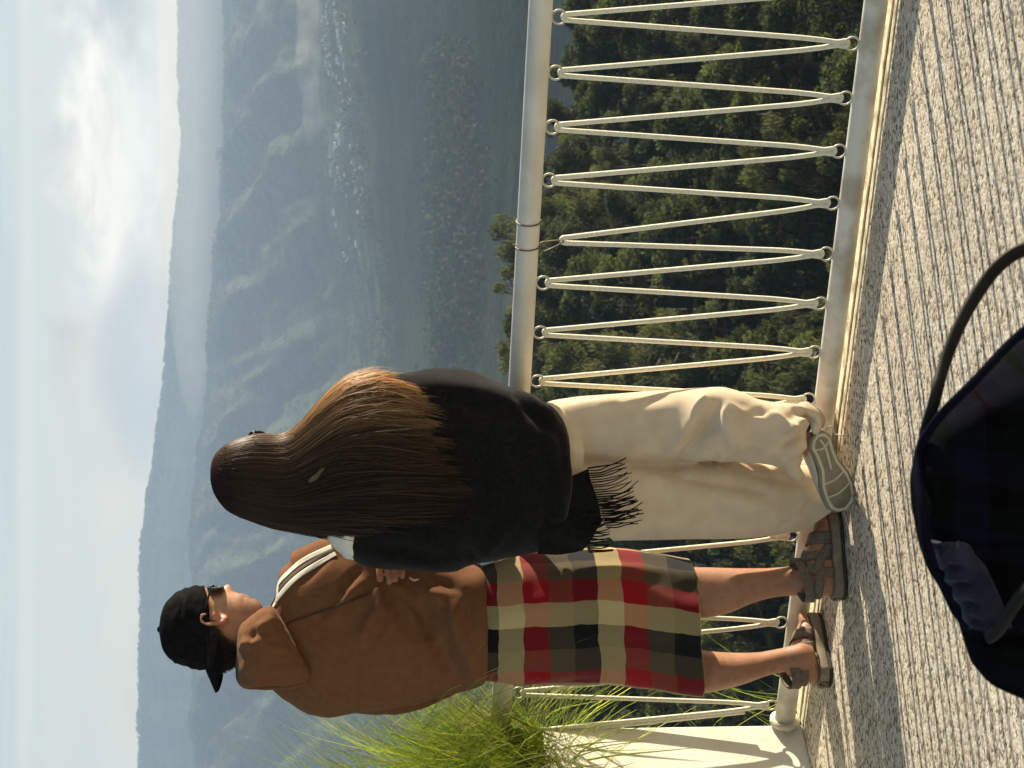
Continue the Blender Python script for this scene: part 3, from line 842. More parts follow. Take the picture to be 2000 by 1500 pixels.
scatter('valley_woods', 5600, lambda r, n: 1420 - 1560 * r.random(n) ** .8, lambda r, n, u: r.normal(1950, 130, n), 9, 17, 5, (.034, .046, .024), 'band of trees crossing the dim valley floor',
        lambda u, Y, r: fbm(v3(u / 90, Y / 90, 0 * u), 3, 61) > -.16 - .2 * r.random(len(u)))
scatter('hillside_woods', 4200, lambda r, n: r.uniform(-80, 1580, n), lambda r, n, u: np.where(r.random(n) < .45, r.normal(6480, 60, n), r.uniform(4450, 6550, n)), 9, 18, 6, (.055, .072, .040), 'scrub and forest covering the hazy mountain spurs')
scatter('ridge_woods', 5000, lambda r, n: r.uniform(-80, 1580, n), lambda r, n, u: r.normal(8560, 110, n), 16, 34, 8, (.035, .05, .03), 'treeline on the farthest mountain ridge')
scatter('town_trees', 2600, lambda r, n: r.uniform(-60, 1560, n), lambda r, n, u: r.uniform(2850, 4350, n), 8, 16, 9, (.040, .055, .030), 'trees between the houses of the valley town',
        lambda u, Y, r: fbm(v3(u / 70, Y / 150, 0 * u), 3, 63) > -.1)

# ---- houses of the valley town
def house_mesh(w, d, h, rh, rm):
    mb = MB()
    V, Fc = box((0, 0, h / 2), w, d, h); mb.add(V, Fc)
    e = .4
    V = [(-w / 2 - e, -d / 2 - e, h), (w / 2 + e, -d / 2 - e, h), (w / 2 + e, d / 2 + e, h), (-w / 2 - e, d / 2 + e, h), (-w / 2 - e, 0, h + rh), (w / 2 + e, 0, h + rh)]
    mb.add(V, [(0, 1, 5, 4), (2, 3, 4, 5), (0, 4, 3), (1, 2, 5), (3, 2, 1, 0)], 1)
    return mesh_from('house', mb.arr(), mb.F, False, [M['house'], rm], mb.M)
hms = [house_mesh(9, 7, 4.5, 2.2, M['roof_pale']), house_mesh(13, 8, 5, 2.5, M['roof_pale']), house_mesh(8, 7, 6, 2.2, M['roof_red']), house_mesh(24, 11, 6, 2.5, M['roof_pale'])]
r_ = np.random.default_rng(91); nh = 0
HL = 'tiny pale house in the hazy valley town above the railing'
for k in range(900):
    if nh >= 190: break
    u = 1545 - 560 * r_.random() ** 1.25; Y = r_.uniform(3250, 4200)
    # the town follows the valley floor
    c = float(fbm(v3(np.array([u / 60]), np.array([Y / 110]), np.array([0.])), 2, 71)[0])
    if c < -.05 + .1 * r_.random(): continue
    mi = int(r_.choice([0, 0, 1, 2, 2, 3], 1)[0])
    p = ground(np.array([u]), np.array([Y]))[0]
    o = link('house', hms[mi], None, p + np.array([0, 0, -.3])); o.rotation_euler = (0, 0, r_.uniform(-.6, .6)); 
    sc = r_.uniform(.34, .66); o.scale = (sc, sc, sc)
    tag(o, HL, 'house', 'houses of the valley town'); nh += 1

# ---- haze
zmin = float(G[..., 2].min()) - 1.0; zmax = float(G[..., 2].max()) + 45.0
HX = float(np.abs(G[..., 0]).max()) + 40; HY0, HY1 = -40.0, 9700.0
V, Fc = box((0, (HY0 + HY1) / 2, (zmin + zmax) / 2), HX * 2, HY1 - HY0, zmax - zmin)
hm = bpy.data.materials.new('haze_air'); hm.use_nodes = True; nt = hm.node_tree; nt.nodes.clear()
out = nt.nodes.new('ShaderNodeOutputMaterial'); vol = nt.nodes.new('ShaderNodeVolumePrincipled')
vol.inputs['Color'].default_value = HAZE_COLOR; vol.inputs['Density'].default_value = HAZE_DENSITY; vol.inputs['Anisotropy'].default_value = 0.25
nt.links.new(vol.outputs[0], out.inputs['Volume'])
hz = link('haze', mesh_from('haze', V, Fc, False, [hm])); tag(hz, 'blue morning haze filling the valley air', 'haze', kind='stuff'); hz.display_type = 'WIRE'
print('haze box', HX, zmin, zmax)

# low cloud wisps in the valley (small bodies of mist)
cm = bpy.data.materials.new('mist'); cm.use_nodes = True; nt = cm.node_tree; nt.nodes.clear()
out = nt.nodes.new('ShaderNodeOutputMaterial'); vol = nt.nodes.new('ShaderNodeVolumePrincipled')
vol.inputs['Color'].default_value = (1, .97, .92, 1); vol.inputs['Anisotropy'].default_value = 0.3
_tc = nt.nodes.new('ShaderNodeTexCoord'); _n = nt.nodes.new('ShaderNodeTexNoise'); _n.inputs['Scale'].default_value = 0.020; _n.inputs['Detail'].default_value = 4
nt.links.new(_tc.outputs['Object'], _n.inputs['Vector'])
_r = nt.nodes.new('ShaderNodeMapRange'); _r.inputs[1].default_value = .44; _r.inputs[2].default_value = .78; _r.inputs[3].default_value = 0.0; _r.inputs[4].default_value = .0028
nt.links.new(_n.outputs['Fac'], _r.inputs[0]); nt.links.new(_r.outputs[0], vol.inputs['Density'])
nt.links.new(vol.outputs[0], out.inputs['Volume'])
def mist(pieces, label):
    mb = MB()
    for x, u, Y, rx, rz in pieces:
        V, Fc = blob((0, 0, 0), (rx, rx * .8, rz), 24, 14)
        c = at_arr(np.array(x * 1.0), np.array(u * 1.0), np.array(Y * 1.0))
        nn = fbm(V / (rx * .45), 3, int(u)) ; V = V * (1 + .35 * nn[:, None]) + c
        mb.add(V, Fc)
    V, Fc = fuse([(mb.arr(), mb.F)], 5.0, 4)
    o = link('mist', mesh_from('mist', V, Fc, True, [cm])); tag(o, label, 'mist', kind='stuff')
mist([(604, 1490, 4230, 110, 24), (600, 1405, 4230, 105, 22), (606, 1325, 4230, 85, 19), (618, 1250, 4230, 60, 15)], 'long streak of low mist above the valley town')
mist([(520, 1490, 4600, 34, 20), (512, 1465, 4600, 26, 17), (532, 1440, 4600, 18, 12)], 'small white puff of cloud against the mountain foot')

# pale veil of cloud lying along the far ridge on the right
vm = bpy.data.materials.new('cloud_veil'); vm.use_nodes = True; nt = vm.node_tree; nt.nodes.clear()
out = nt.nodes.new('ShaderNodeOutputMaterial'); vol = nt.nodes.new('ShaderNodeVolumePrincipled')
vol.inputs['Color'].default_value = (1, .97, .92, 1); vol.inputs['Density'].default_value = 0.0004; vol.inputs['Anisotropy'].default_value = 0.3
nt.links.new(vol.outputs[0], out.inputs['Volume'])
V, Fc = blob((0, 0, 0), (1500, 420, 135), 64, 40)
V = V * (1 + .22 * fbm(V / 260, 4, 88)[:, None]) + at_arr(np.array(378.0), np.array(1560.0), np.array(7850.0))
vo_ = link('cloud_veil', mesh_from('cloud_veil', V, Fc, True, [vm])); tag(vo_, 'pale cloud veil lying along the far mountain ridge', 'cloud', kind='stuff')

# ================================================================== SKY, SUN, CAMERA
SUN_EL, SUN_AZ = math.radians(17.0), math.radians(25.0)      # azimuth from +X towards +Y
L = np.array([math.cos(SUN_EL) * math.cos(SUN_AZ), math.cos(SUN_EL) * math.sin(SUN_AZ), math.sin(SUN_EL)])
w = bpy.data.worlds.new('World'); S.world = w; w.use_nodes = True; nt = w.node_tree
bg = nt.nodes['Background']; bg.inputs['Strength'].default_value = SKY_STRENGTH
sky = nt.nodes.new('ShaderNodeTexSky'); sky.sky_type = 'NISHITA'; sky.sun_disc = False
sky.sun_elevation = SUN_EL; sky.sun_rotation = math.radians(90) - SUN_AZ; sky.air_density = 1.0; sky.dust_density = 1.2; sky.altitude = 1200
tc = nt.nodes.new('ShaderNodeTexCoord'); sx = nt.nodes.new('ShaderNodeSeparateXYZ'); lk(nt, tc.outputs['Generated'], sx.inputs[0])
AZ = math_n(nt, 'MULTIPLY', math_n(nt, 'ARCTAN2', sx.outputs[0], sx.outputs[1]), 44.5)      # 1 unit = 1.29 degrees
EL = math_n(nt, 'MULTIPLY', math_n(nt, 'ARCSINE', sx.outputs[2]), 44.5)
def cn(sa, se, seed, detail=5, rough=.55, dist=0.0):
    cb = nt.nodes.new('ShaderNodeCombineXYZ')
    lk(nt, math_n(nt, 'MULTIPLY', AZ, sa), cb.inputs[0]); lk(nt, math_n(nt, 'MULTIPLY', EL, se), cb.inputs[1]); cb.inputs[2].default_value = seed
    z = nt.nodes.new('ShaderNodeTexNoise'); z.inputs['Scale'].default_value = 1.0; z.inputs['Detail'].default_value = detail; z.inputs['Roughness'].default_value = rough; z.inputs['Distortion'].default_value = dist
    lk(nt, cb.outputs[0], z.inputs['Vector']); return z.outputs['Fac']
def sstep(v, a, b):
    m = nt.nodes.new('ShaderNodeMapRange'); m.interpolation_type = 'SMOOTHSTEP'; m.clamp = True
    lk(nt, v, m.inputs[0]); m.inputs[1].default_value = a; m.inputs[2].default_value = b; return m.outputs[0]
K = CLOUD_GAIN
def kc(c): return tuple(x * K for x in c)
# clear pale sky high up, a thick cream and grey cloud bank resting on the ridges
side = sstep(AZ, -2.2, 2.0)
c = mixc(nt, sstep(EL, 4.0, 5.9), kc((.84, .86, .78)), kc((.56, .72, .76)))
streak = sstep(math_n(nt, 'ADD', math_n(nt, 'MULTIPLY', cn(.10, .8, 8.1, 3), .7), math_n(nt, 'MULTIPLY', math_n(nt, 'ABSOLUTE', math_n(nt, 'SUBTRACT', EL, 4.75)), -1.1)), .12, .42)
c = mixc(nt, math_n(nt, 'MULTIPLY', streak, .75), c, kc((.92, .93, .84)))
streak2 = sstep(cn(.13, 2.3, 6.4, 4), .46, .68)
c = mixc(nt, math_n(nt, 'MULTIPLY', streak2, .45), c, kc((.90, .90, .80)))
n1 = cn(.38, .75, 1.7, 7, .58, .6); n2 = cn(.22, .50, 4.2, 5, .55, .4); n3 = cn(.9, 1.5, 7.7, 6, .6, .3)
topE = math_n(nt, 'ADD', math_n(nt, 'ADD', 3.35, math_n(nt, 'MULTIPLY', side, .55)), math_n(nt, 'MULTIPLY', math_n(nt, 'SUBTRACT', n1, .5), 3.4))
dep = math_n(nt, 'SUBTRACT', topE, EL)                       # depth below the upper edge of the bank
body = sstep(dep, -.45, .55)
soft = math_n(nt, 'SUBTRACT', 1.0, math_n(nt, 'MULTIPLY', math_n(nt, 'SUBTRACT', 1.0, side), .25))
cc = mixc(nt, sstep(n2, .36, .62), kc((.50, .51, .50)), kc((.84, .79, .68)))
cc = mixc(nt, math_n(nt, 'MULTIPLY', sstep(n3, .45, .7), .35), cc, kc((.95, .92, .84)))
cc = mixc(nt, math_n(nt, 'MULTIPLY', sstep(EL, 3.3, 1.9), .85), cc, mixc(nt, n1, kc((1.0, .85, .58)), kc((1.22, 1.04, .74))))
lit = math_n(nt, 'MULTIPLY', sstep(dep, 1.9, .5), sstep(n2, .36, .56))
lit = math_n(nt, 'MULTIPLY', lit, sstep(AZ, .6, 2.8))
cc = mixc(nt, lit, cc, kc((1.42, 1.32, 1.10)))
pale = mixc(nt, sstep(n2, .38, .62), kc((.84, .74, .55)), kc((1.06, .94, .70)))
cc = mixc(nt, side, pale, cc)
c = mixc(nt, math_n(nt, 'MULTIPLY', body, soft), c, cc)
# grey lavender sag of cloud in the middle
sag = math_n(nt, 'ADD', math_n(nt, 'POWER', math_n(nt, 'ABSOLUTE', math_n(nt, 'MULTIPLY', math_n(nt, 'SUBTRACT', AZ, .2), .55)), 2.0), math_n(nt, 'POWER', math_n(nt, 'ABSOLUTE', math_n(nt, 'MULTIPLY', math_n(nt, 'SUBTRACT', EL, 2.5), 1.2)), 2.0))
sag = math_n(nt, 'MULTIPLY', sstep(sag, 2.2, .3), sstep(n1, .30, .62))
c = mixc(nt, math_n(nt, 'MULTIPLY', sag, .65), c, kc((.55, .59, .63)))
# the painted clouds stand in the lower sky only; the clear sky lights the rest
low = sstep(EL, 14.0, 7.5)
low = math_n(nt, 'MULTIPLY', low, sstep(sx.outputs[1], 0.0, .35))
c = mixc(nt, low, mixc(nt, 1.0, sky.outputs[0], SKY_TINT, 'MULTIPLY'), c)
lk(nt, c, bg.inputs[0])

sun = bpy.data.lights.new('sun', 'SUN'); sun.energy = SUN_ENERGY; sun.angle = math.radians(0.55); sun.color = (1.0, .88, .68)
so = bpy.data.objects.new('sun', sun); COL.objects.link(so); so.location = (20, 10, 12)
so.rotation_euler = Vector(L).to_track_quat('Z', 'Y').to_euler()

cam = bpy.data.cameras.new('camera'); co = bpy.data.objects.new('camera', cam); COL.objects.link(co)
cam.sensor_width = 36; cam.lens = 36 * F / 2000; cam.clip_end = 30000; cam.clip_start = 0.05
# the photograph was taken with the phone turned on its side: the standing scene lies across the picture
Mx = Matrix(((0, 1, 0), (-SP, 0, -CP), (-CP, 0, SP))).to_4x4()
Mx.translation = Vector((0, 0, CAMZ)); co.matrix_world = Mx
cam.dof.use_dof = True; cam.dof.focus_distance = 5.9; cam.dof.aperture_fstop = 17
S.camera = co
S.render.resolution_x, S.render.resolution_y = 1024, 768
S.view_settings.view_transform = 'Standard'; S.view_settings.look = 'None'; S.view_settings.gamma = 1.0
S.view_settings.exposure = EXPOSURE
S.render.engine = 'CYCLES'
cy = S.cycles; cy.use_denoising = True; cy.max_bounces = 6; cy.diffuse_bounces = 3; cy.glossy_bounces = 3; cy.transmission_bounces = 4; cy.transparent_max_bounces = 8; cy.volume_bounces = 1
cy.use_adaptive_sampling = True; cy.adaptive_threshold = 0.02; cy.sample_clamp_indirect = 8.0
try: cy.denoiser = 'OPENIMAGEDENOISE'; cy.denoising_input_passes = 'RGB_ALBEDO_NORMAL'
except Exception: pass

# ================================================================== PEOPLE
WHITE3 = (1.0, 1.0, 1.0)

def head_pieces(rows, cy_ax, yaw, Yc, fw=1.0):
    """rows: photo x, front y, back y, half width (m), nose bump (m). cy_ax: photo y of the ear axis.
    yaw: direction of the face in the ground plane. Returns the head surface in world space."""
    rows = np.asarray(rows, float)
    xs = np.arange(rows[0, 0], rows[-1, 0] + .01, 2.0)
    q = hermite(rows[:, 0], rows[:, 1:], xs)
    nphi = 96; ph = np.linspace(-np.pi, np.pi, nphi, endpoint=False)
    fd = np.array([math.cos(yaw), math.sin(yaw), 0]); sd = np.array([math.sin(yaw), -math.cos(yaw), 0])   # sd: towards the camera side
    k = Yc / F / CP
    V = np.zeros((len(xs), nphi, 3))
    for i, x in enumerate(xs):
        yf, yb, hw, nb = q[i]
        xf = (cy_ax - yf) * k / fw; xb = (yb - cy_ax) * k / fw
        c = at(x, cy_ax, Yc)
        cf = np.cos(ph); sf = np.sin(ph)
        f_ = np.where(cf > 0, xf * np.abs(cf) ** .92, -xb * np.abs(cf) ** .88)
        s_ = hw * np.sign(sf) * np.abs(sf) ** .85
        f_ = f_ + nb * np.exp(-(ph / .20) ** 2)
        # eye sockets
        ez = math.exp(-((x - EYE_X) / 11.0) ** 2)
        f_ = f_ - .007 * ez * (np.exp(-((ph - .48) / .2) ** 2) + np.exp(-((ph + .48) / .2) ** 2))
        V[i] = c + f_[:, None] * fd + s_[:, None] * sd
    Fc = grid_faces(len(xs), nphi); Vf = V.reshape(-1, 3); kk = len(Vf)
    Vf = np.vstack([Vf, V[0].mean(0), V[-1].mean(0)])
    for j in range(nphi):
        Fc.append((kk, (j + 1) % nphi, j)); Fc.append((kk + 1, (len(xs) - 1) * nphi + j, (len(xs) - 1) * nphi + (j + 1) % nphi))
    return Vf, Fc, V, xs, ph

def foot_section(t, a, L, wid=1.0, hgt=1.0):
    """local foot: x heel->toe, y lateral, z up. a: 0 one side at the sole, pi the other side"""
    T = [0, .06, .16, .28, .42, .58, .74, .88, .97, 1.0]
    W = [.012, .026, .033, .034, .036, .043, .047, .042, .030, .016]
    Hh = [.030, .060, .085, .092, .078, .058, .043, .030, .022, .014]
    w = np.interp(t, T, W) * wid; h = np.interp(t, T, Hh) * hgt
    return np.array([t * L, w * math.cos(a) * (abs(math.cos(a)) ** -.25 if abs(math.cos(a)) > 1e-6 else 1) , h * math.sin(a) ** .75 if math.sin(a) > 0 else 0.0])

def foot_local(L, wid=1.0, hgt=1.0, toes=True):
    nt_, na = 26, 22; V = []; 
    for i in range(nt_):
        t = i / (nt_ - 1)
        for j in range(na):
            a = 2 * math.pi * j / na
            if a <= math.pi: p = foot_section(t, a, L, wid, hgt)
            else:
                p = foot_section(t, 2 * math.pi - a, L, wid, hgt); p = np.array([p[0], p[1] * .93, 0.0])
            V.append(p)
    V = np.array(V); Fc = grid_faces(nt_, na); k = len(V)
    V = np.vstack([V, V[:na].mean(0), V[-na:].mean(0)])
    for j in range(na): Fc.append((k, (j + 1) % na, j)); Fc.append((k + 1, (nt_ - 1) * na + j, (nt_ - 1) * na + (j + 1) % na))
    out = [(V, Fc)]
    if toes:
        for q, (yy, ln, rr) in enumerate([(-.030, 1.0, .0125), (-.010, .985, .0092), (.006, .955, .0085), (.021, .92, .008), (.034, .875, .0078)]):
            P = [(L * .78, yy * .9, .018), (L * (ln - .06), yy, .017), (L * (ln + .015), yy * 1.02, .010)]
            out.append(tube(spline(P, 8), np.array([.9, 1, 1.02, 1.02, 1, .98, .85, .5]) * rr, 10))
    return out

def basis_map(V, o, ex, ey, ez):
    return np.asarray(o) + V[:, :1] * ex + V[:, 1:2] * ey + V[:, 2:3] * ez

def band(fn, n1, n2, th, closed=False):
    """sheet fn(u,v)->(point, normal) given thickness th"""
    P = []; Q = []
    for i in range(n1):
        for j in range(n2):
            p, n_ = fn(i / (n1 - 1), j / (n2 - 1)); P.append(p); Q.append(np.asarray(p) + np.asarray(n_) * th)
    V = np.array(P + Q); k = n1 * n2; Fc = []
    for i in range(n1 - 1):
        for j in range(n2 - 1):
            a, b, c, d = i * n2 + j, i * n2 + j + 1, (i + 1) * n2 + j + 1, (i + 1) * n2 + j
            Fc += [(a, d, c, b), (k + a, k + b, k + c, k + d)]
    for i in range(n1 - 1):
        for j in (0, n2 - 1):
            a, d = i * n2 + j, (i + 1) * n2 + j
            Fc.append((a, k + a, k + d, d) if j == 0 else (a, d, k + d, k + a))
    for j in range(n2 - 1):
        for i in (0, n1 - 1):
            a, b = i * n2 + j, i * n2 + j + 1
            Fc.append((a, b, k + b, k + a) if i == 0 else (a, k + a, k + b, b))
    return V, Fc

def sole_local(L, wid, th, z0, rise=0.0, grow=.006, n=40, waist=.0):
    """solid outsole following the foot outline"""
    T = [0, .03, .10, .25, .42, .60, .76, .90, .97, 1.0]
    W = [.004, .022, .033, .035 - waist, .036 - waist, .045, .049, .043, .028, .006]
    V = []; k = 0
    ts = 0.5 - 0.5 * np.cos(np.linspace(0, np.pi, n))
    for t in ts:
        w_ = np.interp(t, T, W) * wid + grow; x = -grow + t * (L + 2 * grow)
        zb = z0 + rise * max(0, t - .72) ** 2 * 6 + rise * .4 * max(0, .12 - t) * 4
        cw = .004
        V += [(x, -w_ + cw, zb), (x, -w_, zb + cw), (x, -w_ * 1.0, zb + th - cw), (x, -w_ + cw, zb + th), (x, w_ - cw, zb + th), (x, w_, zb + th - cw), (x, w_, zb + cw), (x, w_ - cw, zb)]
    V = np.array(V); Fc = grid_faces(n, 8); Fc += [tuple(range(8)), tuple(range(len(V) - 1, len(V) - 9, -1))]
    return V, Fc

# ------------------------------------------------------------------ THE MAN
YM = 6.02
mbase = np.array([(onz(1628, 1270)[0] + onz(1650, 1120)[0]) / 2, 6.0, 0.0])
man = empty('person', mbase)
tag(man, 'man in brown hoodie, backward black cap and checked wool wrap, looking aside at the rail', 'person', 'two people at the railing')

# head
EYE_X = 414
HAX = 1224; YAW = math.radians(17)
hrows = [(316, 1222, 1236, .012, 0), (321, 1202, 1252, .034, 0), (331, 1184, 1272, .054, 0), (346, 1167, 1286, .067, 0), (366, 1157, 1295, .074, 0), (388, 1153.5, 1299, .077, 0), (402, 1153, 1299, .076, 0),
         (412, 1158, 1298, .074, .002), (424, 1159.5, 1296, .072, .008), (436, 1160, 1292, .071, .017), (446, 1161.5, 1287, .069, .025), (452, 1162.5, 1284, .067, .018), (457, 1163, 1281, .066, .006), (466, 1163.5, 1276, .063, .003), (473, 1167, 1273, .061, .002), (477, 1171, 1271, .060, -.001),
         (483, 1169.5, 1269, .057, .002), (489, 1172.5, 1268, .054, 0), (496, 1173, 1266, .050, .002), (505, 1177, 1264, .045, .002), (511, 1184, 1262, .040, 0), (516, 1200, 1258, .03, 0)]
hV, hF, hG, hxs, hph = head_pieces(hrows, HAX, YAW, YM, math.cos(YAW))
fdM = np.array([math.cos(YAW), math.sin(YAW), 0]); sdM = np.array([math.sin(YAW), -math.cos(YAW), 0])
def hp(x, y, side):
    """point of the man's head region: photo x, photo y measured along the face axis, side metres towards the camera"""
    c = at(x, HAX, YM); return c + fdM * (HAX - y) * YM / F / CP / math.cos(YAW) + sdM * side
pieces = [(hV, hF)]
neck = [(440, 1296, 1215, YM + .01, .062), (462, 1292, 1212, YM + .005, .062), (490, 1292, 1210, YM, .062), (530, 1305, 1200, YM, .07)]
v_, f_, _ = loft(neck, 40, 6, 2.0); pieces.append((v_, f_))
# torso core under the clothes
TORSO = [(520, 1325, 1190, YM, .080), (530, 1345, 1180, YM, .095), (540, 1355, 1150, YM, .105), (548, 1362, 1116, YM, .112), (560, 1369, 1103, YM, .120), (580, 1382, 1092, YM, .128), (600, 1392, 1082, YM, .134), (640, 1401.5, 1068, YM, .142), (680, 1395, 1064, YM, .146),
         (720, 1385, 1066, YM, .146), (760, 1379, 1070, YM, .143), (800, 1373, 1076, YM, .140), (850, 1363, 1084, YM, .138), (900, 1351, 1093, YM, .138), (924, 1341, 1100, YM, .139), (940, 1336, 1103, YM, .138), (945, 1333, 1106, YM, .136)]
core = [(r[0], (r[1] + r[2]) / 2 + (r[1] - r[2]) * .36, (r[1] + r[2]) / 2 - (r[1] - r[2]) * .36, r[3], r[4] * .74) for r in TORSO]
core += [(1050, 1300, 1120, YM, .11), (1150, 1305, 1120, YM, .11), (1180, 1305, 1122, YM, .10)]
v_, f_, _ = loft(core, 48, 8, 2.2); pieces.append((v_, f_))
LEG_R = [(1150, 1196, 1100, 5.985, .072), (1280, 1206, 1104, 5.98, .066), (1340, 1205, 1107, 5.975, .058), (1372, 1207, 1107, 5.97, .057), (1400, 1204, 1108, 5.965, .060), (1430, 1195, 1109, 5.96, .060), (1460, 1182, 1109.5, 5.955, .053), (1490, 1172, 1109.5, 5.95, .044), (1520, 1166, 1108, 5.945, .038), (1545, 1164, 1105, 5.94, .036), (1566, 1166, 1102, 5.94, .038), (1582, 1168, 1098, 5.94, .040), (1606, 1170, 1106, 5.94, .036)]
LEG_L = [(1150, 1322, 1240, 6.05, .072), (1280, 1346, 1256, 6.05, .066), (1340, 1354, 1264, 6.05, .058), (1366, 1355, 1268, 6.05, .057), (1390, 1352, 1272, 6.045, .060), (1420, 1345, 1274, 6.045, .060), (1450, 1337, 1275, 6.04, .054), (1480, 1326, 1274, 6.04, .045), (1505, 1318, 1270, 6.04, .039), (1530, 1313, 1265, 6.04, .036), (1552, 1312, 1259, 6.04, .038), (1568, 1315, 1256, 6.04, .040), (1588, 1318, 1262, 6.04, .036)]
for lg in (LEG_R, LEG_L):
    v_, f_, _ = loft(lg, 40, 6, 2.0); pieces.append((v_, f_))
# feet: heel and toe of each sandal measured on the floor
FEET = []
for (hx, hy, tx, ty) in ((1653, 1172, 1634, 994), (1626, 1337, 1597, 1207)):
    Hh = onz(hx, hy); Tt = onz(tx, ty); d = Tt - Hh; Lf = np.linalg.norm(d)
    ex = d / Lf; ez = np.array([0, 0, 1.0]); ey = np.cross(ez, ex)
    print('foot length', Lf, Hh, Tt)
    FEET.append((Hh + ex * .008, ex, ey, ez, Lf - .016))
SOLE = .034
for o, ex, ey, ez, Lf in FEET:
    for V, Fc in foot_local(Lf * .97):
        pieces.append((basis_map(V + np.array([.006, 0, SOLE]), o, ex, ey, ez), Fc))
# arms: right arm bends forward to the rail, left arm likewise
def armtube(P, R): return tube(spline(P, 24), np.interp(np.linspace(0, 1, 24), np.linspace(0, 1, len(R)), R), 20)
shR = at(595, 1120, YM); elR = at(790, 1085, 5.99); wrR = at(905, 1052, 6.10)
s_hand = on_rail(1000, 1010)[0]; grip = rp(s_hand, HT + R_P)
shL = at(615, 1345, YM); elL = at(800, 1348, 6.10); s_hl = on_rail(960, 1290)[0]; gripL = rp(s_hl, HT + R_P)
pieces.append(armtube([shR, elR, wrR, grip + np.array([0, -.05, .03])], [.05, .045, .032, .026]))
pieces.append(armtube([shL, elL, gripL + np.array([0, -.06, .04])], [.040, .038, .026]))
def grip_hand(c, axis, fwd, up, sc=1.0, mirror=1):
    """a hand laid over a bar at c: palm on top, four fingers curling over the far side, thumb on the near side"""
    out = []
    axis, fwd, up = nrm(axis), nrm(fwd), nrm(up)
    def L_(x, y, z): return c + axis * x * sc * mirror + fwd * y * sc + up * z * sc
    out.append(tube(spline([L_(0, -.055, .02), L_(0, -.01, .022), L_(0, .035, .018)], 10), [.026, .034, .038, .041, .042, .042, .041, .039, .035, .028], 18, flat=.42, upv=up))
    for k, (xo, ln) in enumerate(((-.030, .062), (-.010, .070), (.010, .066), (.029, .052))):
        P = [L_(xo, .020, .018), L_(xo * 1.08, .020 + ln * .5, .012), L_(xo * 1.08, .020 + ln * .72, -.012), L_(xo * 1.05, .020 + ln * .55, -.034)]
        out.append(tube(spline(P, 14), np.linspace(.0096, .0072, 14), 12))
    P = [L_(-.034, -.030, .015), L_(-.052, -.004, .006), L_(-.050, .012, -.016)]
    out.append(tube(spline(P, 12), np.linspace(.0115, .0085, 12), 12))
    return out
pieces += grip_hand(grip, D3, OUT3, (0, 0, 1), 1.05)
pieces += grip_hand(gripL, D3, OUT3, (0, 0, 1), 1.05, -1)
# ear: helix, lobe, concha
def ear(c, fd, sd, up, sc):
    def E(x, y, z): return c + fd * x * sc + sd * z * sc + up * y * sc
    out = []
    hel = [E(.010, .008, .004), E(.013, .022, .011), E(.006, .034, .016), E(-.008, .034, .018), E(-.015, .020, .018), E(-.014, .002, .015), E(-.008, -.014, .012), E(.000, -.026, .009), E(.008, -.026, .006), E(.010, -.014, .003)]
    R = [.0036, .0042, .0042, .0045, .0046, .0042, .0042, .0062, .0062, .003]
    out.append(tube(spline(hel, 50), np.interp(np.linspace(0, 1, 50), np.linspace(0, 1, 10), R), 12))
    anti = [E(.006, .018, .008), E(-.005, .014, .011), E(-.006, .000, .010), E(.000, -.012, .008)]
    out.append(tube(spline(anti, 20), .0036, 10))
    V, Fc = blob((0, 0, 0), (.0155, .0055, .029), 18, 12)
    V = V @ np.array([fd, sd, up]) * sc + E(-.002, .004, .004); out.append((V, Fc))
    V, Fc = blob((0, 0, 0), (.004, .004, .006), 12, 8); out.append((V * sc + E(.010, -.004, .005), Fc))
    return out
UPZ = nrm(np.array([.10, 0, 1.0]))
EAR_C = hp(421, 1222, .0715)
pieces += ear(EAR_C, fdM, sdM, UPZ, 1.02)
pieces += ear(hp(421, 1222, -.0715), fdM, -sdM, UPZ, 1.0)
# lips
for x_, y_, r_y in ((474, 1163.5, .0042), (484, 1166.5, .0048)):
    c = hp(x_, y_, 0); V, Fc = blob((0, 0, 0), (.006, .020, r_y), 16, 10)
    V = V @ np.array([fdM, sdM, [0, 0, 1]]) + c - fdM * .003; pieces.append((V, Fc))
bV, bF = fuse(pieces, .0048, 3, .4)
col = np.ones((len(bV), 3))
# stubble on jaw and lip, darker lips, redder ears and knees
zc = lambda x: at(x, HAX, YM)[2]
jaw = np.clip((zc(462) - bV[:, 2]) / .02, 0, 1) * (bV[:, 2] > zc(520)) * np.clip(((bV - at(470, HAX, YM)) @ fdM - .012) / .03, 0, 1)
col *= 1 - .55 * jaw[:, None] * np.array([.9, 1, 1]) * (.75 + .5 * fbm(bV * 160, 3, 5)[:, None]).clip(0, 1)
dE = np.linalg.norm(bV - EAR_C, axis=1); er = np.exp(-(dE / .03) ** 2) * np.clip(((bV - EAR_C) @ sdM + .004) / .008, 0, 1)
col = col * (1 - er[:, None] * np.array([-.12, .22, .25]))
legz = (bV[:, 2] < .6)
col[legz] *= np.array([.90, .82, .78]) * (1 + .12 * fbm(bV[legz] * 40, 3, 9)[:, None])
MB().add(bV, bF, 0, None, col).build('body', M['skin'], man, mbase, col=True)

